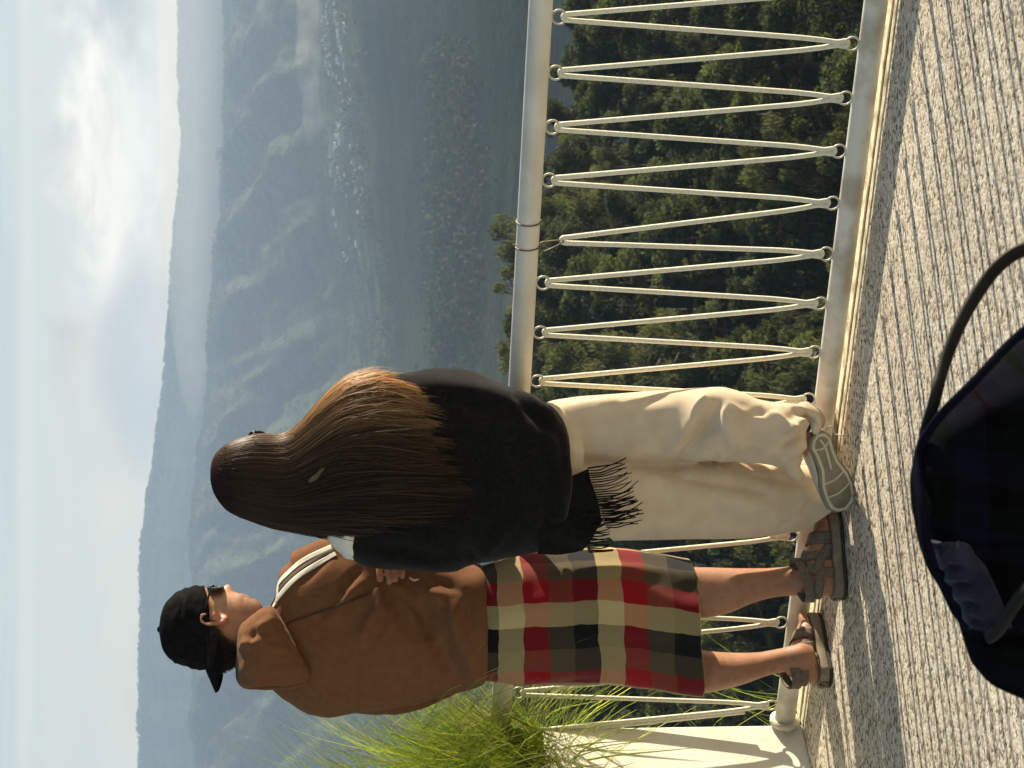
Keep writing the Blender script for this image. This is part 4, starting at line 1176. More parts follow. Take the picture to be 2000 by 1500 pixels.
# hair under the cap
hm_ = MB(); hc = []
rr = np.random.default_rng(5)
hs = []
for i, x in enumerate(hxs):
    for j, p in enumerate(hph):
        ap = abs(p)
        # hairline: temples at the ear front, runs down behind the ear to the nape
        lim = np.interp(x, [330, 396, 405, 425, 440, 452, 464, 468], [1.25, 1.30, 1.45, 1.75, 1.95, 2.15, 2.5, 3.2])
        if ap > lim and 404 < x < 466: hs.append((i, j))
GN = vnormals(hV, [f for f in hF])[:len(hxs) * len(hph)].reshape(len(hxs), len(hph), 3)
if (GN[20, 48] @ fdM) < 0: GN = -GN
base_pts = []
V = []; Fc = []; idx = {}
for (i, j) in hs:
    idx[(i, j)] = len(V); V.append(hG[i, j] + GN[i, j] * (.011 + .002 * vnoise(hG[i, j][None] * 90, 3)[0]))
nph = len(hph)
for (i, j) in hs:
    q = [(i, j), (i, (j + 1) % nph), (i + 1, (j + 1) % nph), (i + 1, j)]
    if all(t in idx for t in q): Fc.append(tuple(idx[t] for t in q))
hm_.add(np.array(V), Fc, 0, None, np.full((len(V), 3), .014) * np.array([1.1, .8, .65]))
for k in range(3000):
    i, j = hs[rr.integers(0, len(hs))]
    p = hG[i, j] + GN[i, j] * .010 + rr.normal(size=3) * .002
    d = nrm(np.array([0, 0, -1.0]) + GN[i, j] * rr.uniform(.1, .5) - fdM * .35 + rr.normal(size=3) * .18)
    Lh = rr.uniform(.010, .020)
    P = [p, p + d * Lh * .5 + GN[i, j] * .001, p + d * Lh - GN[i, j] * .001]
    v_, f_ = tube(P, [.0007, .0006, .0002], 3, cap=False)
    c = np.array([.030, .018, .011]) * rr.uniform(.5, 1.5); hm_.add(v_, f_, 0, None, np.tile(c, (len(v_), 1)))
hm_.build('hair', M['man_hair'], man, mbase, col=True)

# cap worn backwards
crow = [(311.5, 1220, 1238, .014, 0), (314, 1204, 1252, .034, 0), (320, 1186, 1270, .052, 0), (332, 1170, 1284, .068, 0), (348, 1157, 1293, .079, 0), (368, 1150.5, 1298.5, .085, 0), (386, 1149, 1301.5, .087, 0), (399, 1149, 1302.5, .087, 0), (412, 1150, 1303, .086, 0)]
EYE_X = -999
cV, cF, cG, cxs, cph = head_pieces(crow, HAX, YAW, YM, math.cos(YAW))
EYE_X = 414
nR, nC = len(cxs), len(cph)
V = cG.copy()
# lower edge rises to the forehead (front of the head) and dips at the nape
for i in range(nR):
    x = cxs[i]
    for j in range(nC):
        fr = math.cos(cph[j])
        t = max(0, (x - 380) / 32.0)
        V[i, j, 2] += t * (.022 * max(fr, 0) ** 1.5 + .004 * (1 - abs(fr)))
# panel seams and soft creases
for s_ in range(6):
    a0 = s_ * math.pi / 3 + .12
    dd = np.abs((cph - a0 + math.pi) % (2 * math.pi) - math.pi)
    V -= (np.exp(-(dd / .03) ** 2) * .0012)[None, :, None] * (V - V.mean((0, 1))) / .09
cen = V.mean((0, 1)); dirn = (V - cen) / np.linalg.norm(V - cen, axis=2)[..., None]
cre = fbm(V * np.array([20, 20, 55]), 3, 12); cre = cre - .5 * np.abs(fbm(V * np.array([14, 14, 30]) + 5, 2, 18)); amp = np.clip((cxs - 318) / 25, 0, 1) * np.clip((402 - cxs) / 20, 0, 1)
V += dirn * (cre * .009 * amp[:, None])[..., None]
Vf = np.vstack([V.reshape(-1, 3), V[0].mean(0)])
Fc = grid_faces(nR, nC) + [(nR * nC, (j + 1) % nC, j) for j in range(nC)]
capm = MB().add(Vf, Fc)
# sweat band edge
P = V[-1] - np.array([0, 0, .001]); capm.add(*tube(P, .0028, 8, closed=True))
cap = capm.build('cap', M['black_cap'], man, mbase)
sm = cap.modifiers.new('s', 'SOLIDIFY'); sm.thickness = .002; sm.offset = -1
MB().add(*blob(hp(310.5, 1229, 0), (.008, .008, .005), 14, 8)).build('button', M['black_cap'], cap, mbase)
# brim: curved plate from the back of the head, dipping
bd = nrm(-fdM * 1.0 + sdM * .10 + np.array([0, 0, -.42])); lat = nrm(np.cross(bd, [0, 0, 1])); nrmb = np.cross(lat, bd)
if nrmb[2] < 0: nrmb = -nrmb
b0 = hp(397, 1285, 0.0)
def brim(u, v):
    a = (u - .5) * 2; prof = math.sqrt(max(0, 1 - abs(a) ** 2.6))
    Lb = .030 + v * (.060 * prof + .004)
    p = b0 + lat * a * .078 + bd * (Lb - .020 * (1 - prof) * 0) - nrmb * (a * a * .036) + fdM * (.045 * a * a) * (1 - .25 * v)
    return p, nrmb
V_, F_ = band(brim, 33, 16, .0045)
MB().add(V_, F_).build('brim', M['black_cap'], cap, mbase)

# sunglasses: frame with two temples, two lenses
sg = MB()
def lens_out(side):
    pts = []
    for k in range(24):
        a = 2 * math.pi * k / 24
        yy = .0265 * sp(np.array(math.cos(a)), 2.8); zz = .0205 * sp(np.array(math.sin(a)), 2.8)
        lt = side * .0315 + float(yy)
        bow = -.22 * abs(lt) - 1.2 * lt * lt
        pts.append(hp(421, 1149.5, lt) + fdM * bow + np.array([0, 0, float(zz)]))
    return np.array(pts)
lenses = []
for sd_ in (1, -1):
    lo = lens_out(sd_); sg.add(*tube(lo, .0028, 8, closed=True)); lenses.append(lo)
sg.add(*tube(spline([lenses[0][12] + np.array([0, 0, .006]), hp(415, 1147, 0), lenses[1][12] + np.array([0, 0, .006])], 10), .0026, 8))
for sd_ in (1, -1):
    A0 = hp(412, 1158, sd_ * .062); A1 = hp(407, 1186, sd_ * .0775); A2 = hp(401, 1212, sd_ * .0785); A3 = hp(408, 1230, sd_ * .074)
    v_, f_ = tube(spline([A0, A1, A2, A3], 20), np.linspace(.0066, .0038, 20), 10, flat=.4, upv=(0, 0, 1)); sg.add(v_, f_)
sung = sg.build('sunglasses', M['black_frame'], man, mbase)
for lo in lenses:
    c = lo.mean(0) + fdM * .002; k = len(lo); V = np.vstack([lo, c, lo - fdM * .0016])
    MB().add(np.vstack([lo, c]), [(j, (j + 1) % k, k) for j in range(k)]).build('lens', M['lens'], sung, mbase)

# hoodie: torso and both sleeves grown together
pc = []
v_, f_, _ = loft(TORSO, 110, 4, 2.35); pc.append((v_, f_))
pc.append(armtube([at(588, 1128, YM), at(660, 1096, YM - .01), elR, wrR, grip + np.array([0, -.10, .05])], [.072, .070, .066, .052, .043]))
pc.append(armtube([at(600, 1352, YM), at(690, 1352, 6.04), elL, gripL + np.array([0, -.12, .06])], [.062, .060, .058, .043]))
hdV, hdF = fuse(pc, .0068, 12, .5)
HF = [(745, 1135, 700, 1240, 14, .010), (752, 1140, 800, 1230, 16, -.010), (770, 1140, 730, 1290, 12, .006), (700, 1130, 640, 1200, 14, .008), (660, 1150, 700, 1105, 10, -.007),
      (812, 1150, 830, 1230, 20, -.016), (800, 1150, 870, 1160, 16, .010), (840, 1200, 890, 1330, 26, -.013), (870, 1180, 910, 1300, 22, .012), (905, 1130, 860, 1240, 20, .008),
      (925, 1120, 915, 1320, 16, .006), (610, 1230, 640, 1330, 26, .005), (680, 1250, 760, 1360, 24, -.006), (640, 1360, 760, 1370, 16, .006), (590, 1130, 640, 1085, 8, -.004), (900, 1345, 830, 1366, 14, -.008)]
HF = [(x1, y1, x2, y2, w_, a_ * 1.4) for x1, y1, x2, y2, w_, a_ in HF]
hdV = displace(hdV, hdF, HF, YM, ((6, .009, 3), (20, .0018, 4), (70, .0005, 6)))
HC = [(748, 1134, 690, 1214, 8, -.006), (757, 1140, 742, 1226, 8, -.0055), (768, 1142, 812, 1190, 8, -.005), (735, 1128, 655, 1178, 8, -.005), (800, 1140, 856, 1180, 9, -.006), (856, 1178, 872, 1262, 9, -.006), (826, 1120, 905, 1150, 8, -.005), (905, 1150, 918, 1270, 9, -.004), (880, 1290, 922, 1330, 8, -.004), (640, 1330, 700, 1372, 9, -.005), (700, 1340, 770, 1370, 9, -.004), (612, 1300, 650, 1345, 8, -.005), (620, 1200, 672, 1150, 8, -.0045)]
hdV = displace(hdV, hdF, HC, YM, (), True)
hd = MB().add(hdV, hdF).build('hoodie', M['hoodie'], man, mbase)
bvh = BVHTree.FromPolygons([Vector(p) for p in hdV], hdF)
# waist rib line
# hood hanging on the back
YH = YM - .125
hoodrow = [(463, 1300, 1262, YM - .045, .030), (465, 1326, 1240, YM - .06, .060), (470, 1337, 1222, YM - .075, .078), (482, 1341, 1212, YM - .090, .088), (498, 1341, 1200, YM - .100, .090), (514, 1340, 1190, YM - .108, .086), (528, 1339, 1186, YM - .114, .078), (540, 1338, 1196, YM - .118, .068), (555, 1338, 1219, YM - .122, .058), (572, 1336, 1248, YM - .126, .050), (588, 1334, 1277, YM - .130, .042), (600, 1331, 1298, YM - .132, .032), (606, 1326, 1310, YM - .132, .018)]
v_, f_, _ = loft(hoodrow, 90, 3, 2.6)
v_, f_ = fuse([(v_, f_)], .005, 6, .5)
HFo = [(470, 1262, 520, 1240, 9, .010), (478, 1250, 560, 1262, 8, .009), (500, 1226, 530, 1206, 9, .008), (490, 1262, 500, 1222, 6, -.008), (540, 1214, 596, 1306, 8, -.005), (500, 1240, 570, 1300, 12, .005), (480, 1334, 596, 1330, 6, .007), (470, 1320, 590, 1310, 8, -.004), (484, 1290, 560, 1320, 20, .006), (474, 1230, 486, 1330, 7, .004)]
v_ = displace(v_, f_, HFo, YH, ((14, .007, 8), (40, .0012, 9), (90, .0004, 2)))
hood = MB().add(v_, f_); 
# folded rim of the hood opening, a soft roll around the neck
rim = [at(506, 1204, YM - .085), at(476, 1232, YM - .055), at(466, 1268, YM - .03), at(466, 1306, YM - .045), at(472, 1334, YM - .085), at(500, 1341, YM - .12), at(560, 1340, YM - .135), at(600, 1330, YM - .14)]
hood.add(*tube(spline(rim, 60), .0085 * (1 + .25 * fbm(v3(np.linspace(0, 9, 60), 0 * np.arange(60), 0 * np.arange(60)), 3, 4)), 14))
hood.build('hood', M['hoodie'], hd, mbase)
# collar mass around the neck
# sleeve stripes laid on the cloth
def ribbon(pts, wpx, mt, name, Y):
    P = []; Nn = []
    tgt = spline([at(x, y, Y) for x, y in pts], 30)
    for p in tgt:
        d = Vector(p - np.array([0, 0, CAMZ])).normalized()
        h = bvh.ray_cast(Vector((0, 0, CAMZ)), d)
        if h[0] is None: h = bvh.find_nearest(Vector(p))
        P.append(np.array(h[0])); Nn.append(np.array(h[1]))
    P = np.array(P); Nn = np.array(Nn)
    for _ in range(3):
        P[1:-1] = (P[:-2] + 2 * P[1:-1] + P[2:]) / 4; Nn[1:-1] = (Nn[:-2] + 2 * Nn[1:-1] + Nn[2:]) / 4
    Nn = Nn / np.linalg.norm(Nn, axis=1)[:, None]
    wd = wpx * Y / F / 2; T = np.gradient(P, axis=0); Bn = np.cross(T, Nn); Bn /= np.linalg.norm(Bn, axis=1)[:, None]
    # drop every edge onto the cloth
    def fn(u, v):
        i = int(round(u * (len(P) - 1))); p = P[i] + Bn[i] * wd * (v * 2 - 1)
        h = bvh.find_nearest(Vector(p)); q = np.array(h[0]); n_ = np.array(h[1])
        if n_ @ Nn[i] < 0: n_ = -n_
        return q + n_ * .0012, n_
    V, Fc = band(fn, len(P), 7, .0022)
    MB().add(V, Fc).build(name, mt, hd, mbase)
ribbon([(527, 1176), (546, 1140), (570, 1114), (597, 1093), (648, 1069)], 11, M['stripe'], 'stripe', YM - .08)
ribbon([(530, 1193), (556, 1153), (583, 1126), (612, 1107), (656, 1082)], 10, M['stripe'], 'stripe', YM - .09)
ribbon([(529, 1185), (551, 1147), (577, 1120), (605, 1100), (652, 1076)], 8, M['band_dark'], 'stripe', YM - .085)
ribbon([(544, 1224), (590, 1207), (640, 1190), (690, 1172), (722, 1160)], 3.2, M['seam'], 'seam', YM - .12)
# drawcord end showing under the elbow
MB().add(*tube(spline([at(800, 1128, 5.86), at(808, 1133, 5.855), at(817, 1131, 5.86)], 10), .0026, 8)).build('drawcord', M['trouser'], hd, mbase)

# checked wool wrap
WR = [(925, 1326, 1108, YM, .118), (950, 1329, 1104, YM, .124), (980, 1334, 1097, YM, .130), (1023, 1337, 1084, YM, .137), (1077, 1340, 1078, YM, .142), (1130, 1337, 1074, YM, .144), (1174, 1335, 1071, YM, .145), (1224, 1342, 1074, YM, .145), (1270, 1347, 1082, YM, .144), (1318, 1354, 1091, YM, .142), (1342, 1357.5, 1095, YM, .140), (1353, 1357, 1096, YM, .139)]
nph = 150
v_, f_, (wx, wph, wG) = loft(WR, nph, 4, 2.5, cap=False)
nr_ = len(wx); Vw = wG.copy()
# gentle vertical flutes growing to the hem, plus creases from the hip
for i in range(nr_):
    t = (wx[i] - 925) / 439.0
    fl_ = .007 * t * np.sin(wph * 5 + 1.1 + t * 1.2) + .004 * t * np.sin(wph * 9 + 2.3 - t)
    d = np.stack([np.cos(wph), np.sin(wph), 0 * wph], 1); Vw[i] += d * fl_[:, None]
    Vw[i, :, 2] += (np.cos(wph) * .014 + .004 * np.sin(wph * 3)) * t     # hem hangs lower on the left
Vw = Vw.reshape(-1, 3)
WF = [(1000, 1330, 1120, 1300, 16, .007), (1040, 1336, 1160, 1318, 12, -.006), (960, 1200, 1080, 1160, 22, .005), (1100, 1230, 1300, 1215, 20, .008), (1060, 1110, 1280, 1104, 12, .005), (1200, 1290, 1350, 1300, 20, -.006)]
Vw = displace(Vw, f_, WF, YM, ((8, .006, 13), (22, .002, 14)))
# UVs in checks (one unit = one check); the wrap is closed at the front, out of sight
Gw = Vw.reshape(nr_, nph, 3)
UVw = np.zeros((nr_, nph, 2))
zt = onz(1, 1)[2]
kr = np.interp(wx, np.array([934, 985, 1033, 1081, 1127, 1176, 1223.5, 1270, 1321, 1372]) - 12, np.arange(10))   # row boundaries down the back
row_of = kr + 3.0                                    # starts with the black row
# around: measured across the back, columns start at the right edge going left
seg = np.linalg.norm(np.roll(Gw[:, :, :2], -1, 1) - Gw[:, :, :2], axis=2)
for i in range(nr_):
    cum = np.concatenate([[0], np.cumsum(seg[i])])[:-1]
    j0 = int(round((1.5 * math.pi) / (2 * math.pi) * nph))      # middle of the back
    u = (cum - cum[j0]) / 0.062
    UVw[i, :, 0] = u + 400.0 + 0.05                             # middle of the back lies in the cream/black boundary zone
    UVw[i, :, 1] = row_of[i]
# phi runs left->front?  phi=pi is the left side, 3/2 pi the back, 2 pi the right side: u grows to the right
UVf = UVw.reshape(-1, 2)
COLS = PLAID_SHIFT
UVf = UVf + np.array([COLS, 0])
# duplicate the seam column so the pattern does not smear across it
Vx = np.concatenate([Gw, Gw[:, :1]], 1).reshape(-1, 3)
Ux = np.concatenate([UVf.reshape(nr_, nph, 2), UVf.reshape(nr_, nph, 2)[:, :1] + np.array([seg.sum(1).mean() / .062, 0])], 1).reshape(-1, 2)
wr = MB().add(Vx, [f[::-1] for f in grid_faces(nr_, nph + 1, False)], 0, Ux).build('checked_wrap', M['plaid'], man, mbase, uv=True)
sm = wr.modifiers.new('s', 'SOLIDIFY'); sm.thickness = .005; sm.offset = -1

# sandals
for o, ex, ey, ez, Lf in FEET:
    bm_ = lambda V: basis_map(V, o, ex, ey, ez)
    V, Fc = sole_local(Lf, 1.04, SOLE - .009, .009, .006)
    sd_ = MB().add(bm_(V), Fc).build('sandal', M['sandal_sole'], man, mbase)
    V, Fc = sole_local(Lf, 1.04, .009, .0, .006, .0055); MB().add(bm_(V), Fc).build('outsole', M['tread'], sd_, mbase)
    LL = Lf * .97
    def fs(t, a, off):
        p = foot_section(t, a, LL) + np.array([.006, 0, SOLE])
        c = np.array([p[0], 0, SOLE + .012]); n_ = nrm(p - c); return p + n_ * off, n_
    def strapfn(t0, t1, skew):
        def fn(u, v):
            a = math.pi * (.0 + 1.0 * v); t = t0 + (t1 - t0) * u + skew * math.cos(a)
            return fs(t, min(max(a, .02), math.pi - .02), .0022)
        return fn
    for (t0, t1, sk) in ((.60, .74, .05), (.33, .43, -.05), (.47, .54, .10)):
        V, Fc = band(strapfn(t0, t1, sk), 6, 26, .0035); MB().add(bm_(V), Fc).build('strap', M['sandal'], sd_, mbase)
    # ankle and heel straps
    def ring_strap(zlo, zhi, tilt, rx, ry, cx, a0, a1):
        def fn(u, v):
            a = a0 + (a1 - a0) * v; z = zlo + (zhi - zlo) * u
            x = cx + rx * math.cos(a); y = ry * math.sin(a)
            return np.array([x, y, SOLE + z + tilt * (x - cx)]), nrm(np.array([math.cos(a) / rx, math.sin(a) / ry, 0]))
        return fn
    V, Fc = band(ring_strap(.066, .092, .25, .057, .041, .048, 0, 2 * math.pi), 5, 40, .0035); MB().add(bm_(V), Fc).build('strap', M['sandal'], sd_, mbase)
    V, Fc = band(ring_strap(.028, .052, -.1, .052, .0385, .052, math.pi * .42, math.pi * 1.58), 5, 30, .0035); MB().add(bm_(V), Fc).build('strap', M['sandal'], sd_, mbase)
    for sy in (-1, 1):
        P = [np.array([.055, sy * .042, SOLE + .002]), np.array([.060, sy * .043, SOLE + .040]), np.array([.070, sy * .040, SOLE + .075])]
        V, Fc = tube(spline(P, 10), .013, 10, flat=.2, upv=(0, 1, 0)); MB().add(bm_(V), Fc).build('strap', M['sandal'], sd_, mbase)
        P = [np.array([.058, sy * .043, SOLE + .05]), np.array([.10, sy * .041, SOLE + .030]), np.array([.135, sy * .041, SOLE + .004])]
        V, Fc = tube(spline(P, 10), .011, 10, flat=.2, upv=(0, 1, 0)); MB().add(bm_(V), Fc).build('strap', M['sandal'], sd_, mbase)

# ------------------------------------------------------------------ THE WOMAN
YW = 5.76
wbase = np.array([at(1660, 900, 5.8)[0], 5.82, 0.0])
wom = empty('person', wbase)
tag(wom, 'woman with long brown hair, black fringed shawl and cream trousers leaning on the white rail', 'person', 'two people at the railing')
EYE_X = 500
wrows = [(424, 912, 925, .012, 0), (430, 900, 940, .036, 0), (445, 884, 962, .058, 0), (462, 874, 972, .068, 0), (485, 867, 978, .072, 0), (505, 866, 978, .071, .003), (520, 867, 976, .069, .012), (530, 868, 974, .067, .016), (536, 869, 972, .066, .004), (546, 869, 968, .062, .002), (556, 871, 964, .058, .002), (566, 871, 958, .053, .003), (580, 873, 952, .044, .003), (590, 880, 946, .036, 0), (596, 896, 938, .024, 0)]
WYAW = math.radians(58)
EYE_X = 500
wV, wF, wG_, wxs, wph_ = head_pieces(wrows, 915, WYAW, YW + .015, .93)
pw = [(wV, wF)]
v_, f_, _ = loft([(560, 955, 872, YW, .05), (620, 958, 870, YW, .055), (660, 985, 850, YW, .065), (690, 1030, 800, YW, .085)], 40, 6, 2.0); pw.append((v_, f_))
SHL = [(655, 1052, 792, YW, .070), (664, 1066, 775, YW, .092), (674, 1077, 760, YW, .104), (690, 1092, 748, YW, .113), (720, 1103, 740, YW, .125), (760, 1110, 734, YW, .136), (800, 1115, 727, YW, .145), (850, 1120, 719, YW, .150), (885, 1119, 720, YW, .152), (915, 1108, 725, YW, .151), (940, 1102, 732, YW, .150), (965, 1098, 741, YW, .150), (1000, 1088, 755, YW, .150), (1035, 1080, 769, YW, .150), (1065, 1076, 785, YW, .148), (1085, 1070, 803, YW, .143), (1098, 1050, 825, YW, .134), (1104, 1010, 850, YW, .118), (1106, 985, 880, YW, .10)]
core = [(r[0], (r[1] + r[2]) / 2 + (r[1] - r[2]) * .32, (r[1] + r[2]) / 2 - (r[1] - r[2]) * .32, r[3], r[4] * .68) for r in SHL if r[0] < 1040]
v_, f_, _ = loft(core, 44, 8, 2.1); pw.append((v_, f_))
TR_L = [(1070, 1062, 898, 5.80, .098), (1130, 1060, 898, 5.81, .100), (1200, 1058, 899, 5.825, .098), (1300, 1056, 899, 5.85, .094), (1400, 1055, 897, 5.875, .090), (1480, 1050, 899, 5.90, .085), (1530, 1043, 902, 5.915, .082), (1560, 1039, 906, 5.92, .080), (1590, 1036, 910, 5.925, .079), (1640, 1030, 914, 5.925, .078)]
TR_R = [(1070, 912, 785, 5.82, .092), (1100, 911, 779, 5.82, .096), (1150, 909, 773, 5.82, .098), (1200, 906, 769, 5.815, .098), (1250, 904, 765.5, 5.81, .098), (1300, 902, 762, 5.80, .098), (1350, 901, 757, 5.79, .097), (1400, 900, 755, 5.78, .094), (1440, 900, 763, 5.775, .090), (1480, 903, 781, 5.77, .086), (1510, 908, 787, 5.77, .082), (1532, 914, 788, 5.77, .079), (1548, 917, 790, 5.77, .074), (1562, 903, 796, 5.775, .062)]
for lg in (TR_L, TR_R):
    c = [(r[0], (r[1] + r[2]) / 2 + (r[1] - r[2]) * .26, (r[1] + r[2]) / 2 - (r[1] - r[2]) * .26, r[3], r[4] * .55) for r in lg]
    v_, f_, _ = loft(c, 36, 8, 2.0); pw.append((v_, f_))
# bare right ankle going down into the raised shoe
ANK = at(1574, 866, 5.775)
SH_H = at(1602, 860, 5.735); SH_T = at(1658, 984, 5.805); SH_T[2] = max(SH_T[2], .022)
pw.append(tube(spline([at(1520, 850, 5.775), at(1555, 862, 5.775), ANK, at(1588, 882, 5.81), at(1600, 896, 5.845)], 16), np.interp(np.linspace(0, 1, 16), [0, .4, .7, 1], [.036, .030, .027, .022]), 20))
ex_r = nrm(SH_T - SH_H); Lr = np.linalg.norm(SH_T - SH_H) + .028
away = np.array([.12, 1.0, .28]); ez_r = nrm(away - ex_r * (away @ ex_r)); ey_r = np.cross(ez_r, ex_r)
o_r = SH_H - ex_r * .014
print('shoe len', Lr)
for V, Fc in foot_local(Lr * .92, .86, .8, False): pw.append((basis_map(V + np.array([.008, 0, .018]), o_r, ex_r, ey_r, ez_r), Fc))
# left foot stands flat behind it
LH = onz(1652, 985); LT = onz(1657, 868); dl = LT - LH; dl[1] += .05; ex_l = nrm(np.array([dl[0], dl[1], 0])); ez_l = np.array([0, 0, 1.0]); ey_l = np.cross(ez_l, ex_l); Ll = .238
LH = LH + np.array([0.012, .105, 0])
for V, Fc in foot_local(Ll * .94, .88, .85, False): pw.append((basis_map(V + np.array([.006, 0, .022]), LH, ex_l, ey_l, ez_l), Fc))
pw.append(tube(spline([at(1540, 975, 5.92), LH + ex_l * .05 + np.array([0, 0, .13]), LH + ex_l * .05 + np.array([0, 0, .05])], 12), .031, 18))
# arms inside the shawl; the left hand holds the man's arm
wl_sh = at(700, 1040, YW); wl_el = at(875, 1075, YW - .01); HND = at(752, 1108, 5.868)
pw.append(armtube([wl_sh, wl_el, at(800, 1092, 5.80), HND + np.array([.030, .0, -.01])], [.042, .036, .028, .024]))
wr_sh = at(700, 800, YW); wr_el = at(880, 765, YW + .01); s_wr = on_rail(1000, 800)[0]; gW = rp(s_wr, HT + R_P)
pw.append(armtube([wr_sh, wr_el, gW + np.array([0, -.05, .03])], [.042, .036, .022]))
pw += grip_hand(gW, D3, OUT3, (0, 0, 1), .92)
# left hand: palm under the shawl edge, four fingers wrapped round the sleeve, each of its own length
fing = []; hand_p = []
for k, (xa, ya, xb, yb, r0) in enumerate(((741, 1098, 743, 1137, .0090), (756.5, 1096, 758, 1140, .0091), (771, 1097, 772, 1137, .0087), (784.5, 1099, 784.5, 1130, .0078))):
    def on_cloth(x, y, lift):
        h = bvh.ray_cast(Vector((0, 0, CAMZ)), Vector(raydir(x, y)).normalized())
        p = np.array(h[0]) if h[0] is not None else at(x, y, 5.87); n_ = np.array(h[1]) if h[1] is not None else np.array([0, -1, 0])
        if n_[1] > 0: n_ = -n_
        return p + n_ * lift
    p0 = on_cloth(xa, ya, .012); p3 = on_cloth(xb, yb, .003); pm = on_cloth((xa + xb) / 2 - 1, ya + (yb - ya) * .55, .0125); p2 = on_cloth(xb, ya + (yb - ya) * .85, .009)
    fing.append(p0); T_ = tube(spline([p0, pm, p2, p3], 16), np.interp(np.linspace(0, 1, 16), [0, .5, .8, .95, 1], np.array([1.05, 1, .95, .85, .5]) * r0), 12); hand_p.append(T_)
pal = np.mean(fing, 0)
hand_p.append(tube(spline([pal + np.array([.004, -.002, .0]), pal + np.array([.04, .0, -.004]), pal + np.array([.075, .0, -.012])], 10), [.018, .026, .030, .032, .032, .031, .029, .027, .025, .022], 16, flat=.5, upv=(0, 1, 0)))
hand_p.append(tube(spline([pal + np.array([.055, .012, .02]), pal + np.array([.03, .04, .045]), pal + np.array([.0, .07, .05])], 10), np.linspace(.0115, .0085, 10), 10))
wbV, wbF = fuse(pw, .0046, 2, .35)
col = np.ones((len(wbV), 3)) * np.array([1.0, .93, .9])
hv_, hf_ = fuse(hand_p, .0023, 2, .4)
MB().add(wbV, wbF, 0, None, col).add(hv_, hf_, 0, None, np.ones((len(hv_), 3)) * np.array([.95, .86, .84])).build('body', M['skin'], wom, wbase, col=True)
MB().add(*torus(np.array(fing[3]) + np.array([-.012, -.001, 0]), nrm(np.array([1, .1, 0])), .0088, .0014, 20, 8)).build('finger_ring', M['gold'], wom, wbase)

# white t-shirt, a corner shows at the left shoulder
TEE = [(628, 1030, 800, YW, .062), (636, 1044, 790, YW, .078), (648, 1065, 776, YW, .090), (662, 1080, 768, YW, .099), (676, 1091, 762, YW, .106), (700, 1094, 765, YW, .110), (760, 1096, 770, YW, .118), (860, 1090, 780, YW, .12)]
v_, f_, _ = loft(TEE, 80, 4, 2.3)
v_ = displace(v_, f_, [(640, 1050, 690, 1080, 8, .004)], YW, ((14, .004, 3), (40, .0012, 5)))
MB().add(v_, f_).build('t_shirt', M['tee'], wom, wbase)

# trousers
pt = []
for lg in (TR_L, TR_R):
    v_, f_, _ = loft(lg, 90, 4, 2.3); pt.append((v_, f_))
v_, f_, _ = loft([(1060, 1060, 790, 5.80, .11), (1100, 1060, 785, 5.80, .11), (1130, 1040, 800, 5.80, .10)], 60, 5, 2.3); pt.append((v_, f_))
# bunched cuff of the raised leg
rr = np.random.default_rng(8)
pt.append(tube(spline([at(1545, 910, 5.745), at(1556, 926, 5.74), at(1569, 930, 5.745)], 10), [.014, .018, .019, .019, .018, .017, .015, .012, .009, .006], 12))
pt.append(tube(spline([at(1562, 800, 5.76), at(1580, 803, 5.75), at(1592, 822, 5.745), at(1592, 846, 5.745)], 14), [.016, .018, .019, .019, .018, .017, .016, .016, .015, .014, .013, .011, .009, .007], 12))
pt.append(tube(spline([at(1565, 795, 5.78), at(1590, 808, 5.80), at(1600, 830, 5.82)], 12), .016, 12))
tV, tF = fuse(pt, .0072, 5, .45)
# clean slanting hem of the standing leg: cloth below the hem line is drawn up to it
_hx = [at(1600, y_, 5.92)[0] for y_ in (1036, 1020, 998, 960, 918)]; _hz = [at(x_, 975, 5.86)[2] for x_ in (1573, 1592, 1621, 1620, 1604)]
_lim = np.interp(tV[:, 0], _hx, _hz); _left = tV[:, 0] < at(1600, 908, 5.92)[0]
tV[:, 2] = np.where(_left & (tV[:, 2] < _lim), _lim + (tV[:, 2] - _lim) * .04, tV[:, 2])
TF = [(1395, 792, 1325, 905, 16, -.022), (1372, 775, 1300, 880, 18, .012), (1400, 800, 1440, 880, 26, .012), (1420, 800, 1475, 818, 10, .010), (1440, 815, 1500, 800, 9, -.009), (1400, 830, 1420, 870, 9, .006), (1490, 800, 1550, 845, 11, .012), (1500, 860, 1560, 820, 11, .014), (1480, 900, 1560, 845, 10, -.012), (1440, 905, 1545, 870, 12, .012),
      (1520, 910, 1570, 880, 9, -.010), (1530, 905, 1575, 860, 8, .010), (1545, 800, 1590, 830, 7, -.010), (1548, 820, 1592, 846, 7, .010), (1538, 792, 1580, 806, 8, .008), (1550, 850, 1585, 858, 6, -.008), (1505, 880, 1540, 925, 8, .008), (1400, 880, 1412, 915, 8, .008),
      (1090, 800, 1200, 780, 16, .006), (1120, 840, 1300, 800, 30, -.006), (1100, 880, 1250, 890, 14, .005), (1190, 795, 1300, 775, 12, -.005),
      (1290, 925, 1500, 962, 18, -.009), (1330, 950, 1540, 1000, 22, .007), (1200, 940, 1420, 930, 24, .006), (1120, 960, 1300, 1010, 30, .005), (1480, 930, 1590, 950, 12, -.008), (1560, 1020, 1600, 960, 9, .008), (1540, 1035, 1590, 985, 8, -.007), (1500, 1010, 1590, 1015, 12, .006)]
TF = [(x1, y1, x2, y2, w_ * .85, a_ * 1.15) for x1, y1, x2, y2, w_, a_ in TF]
tN = vnormals(tV, tF)
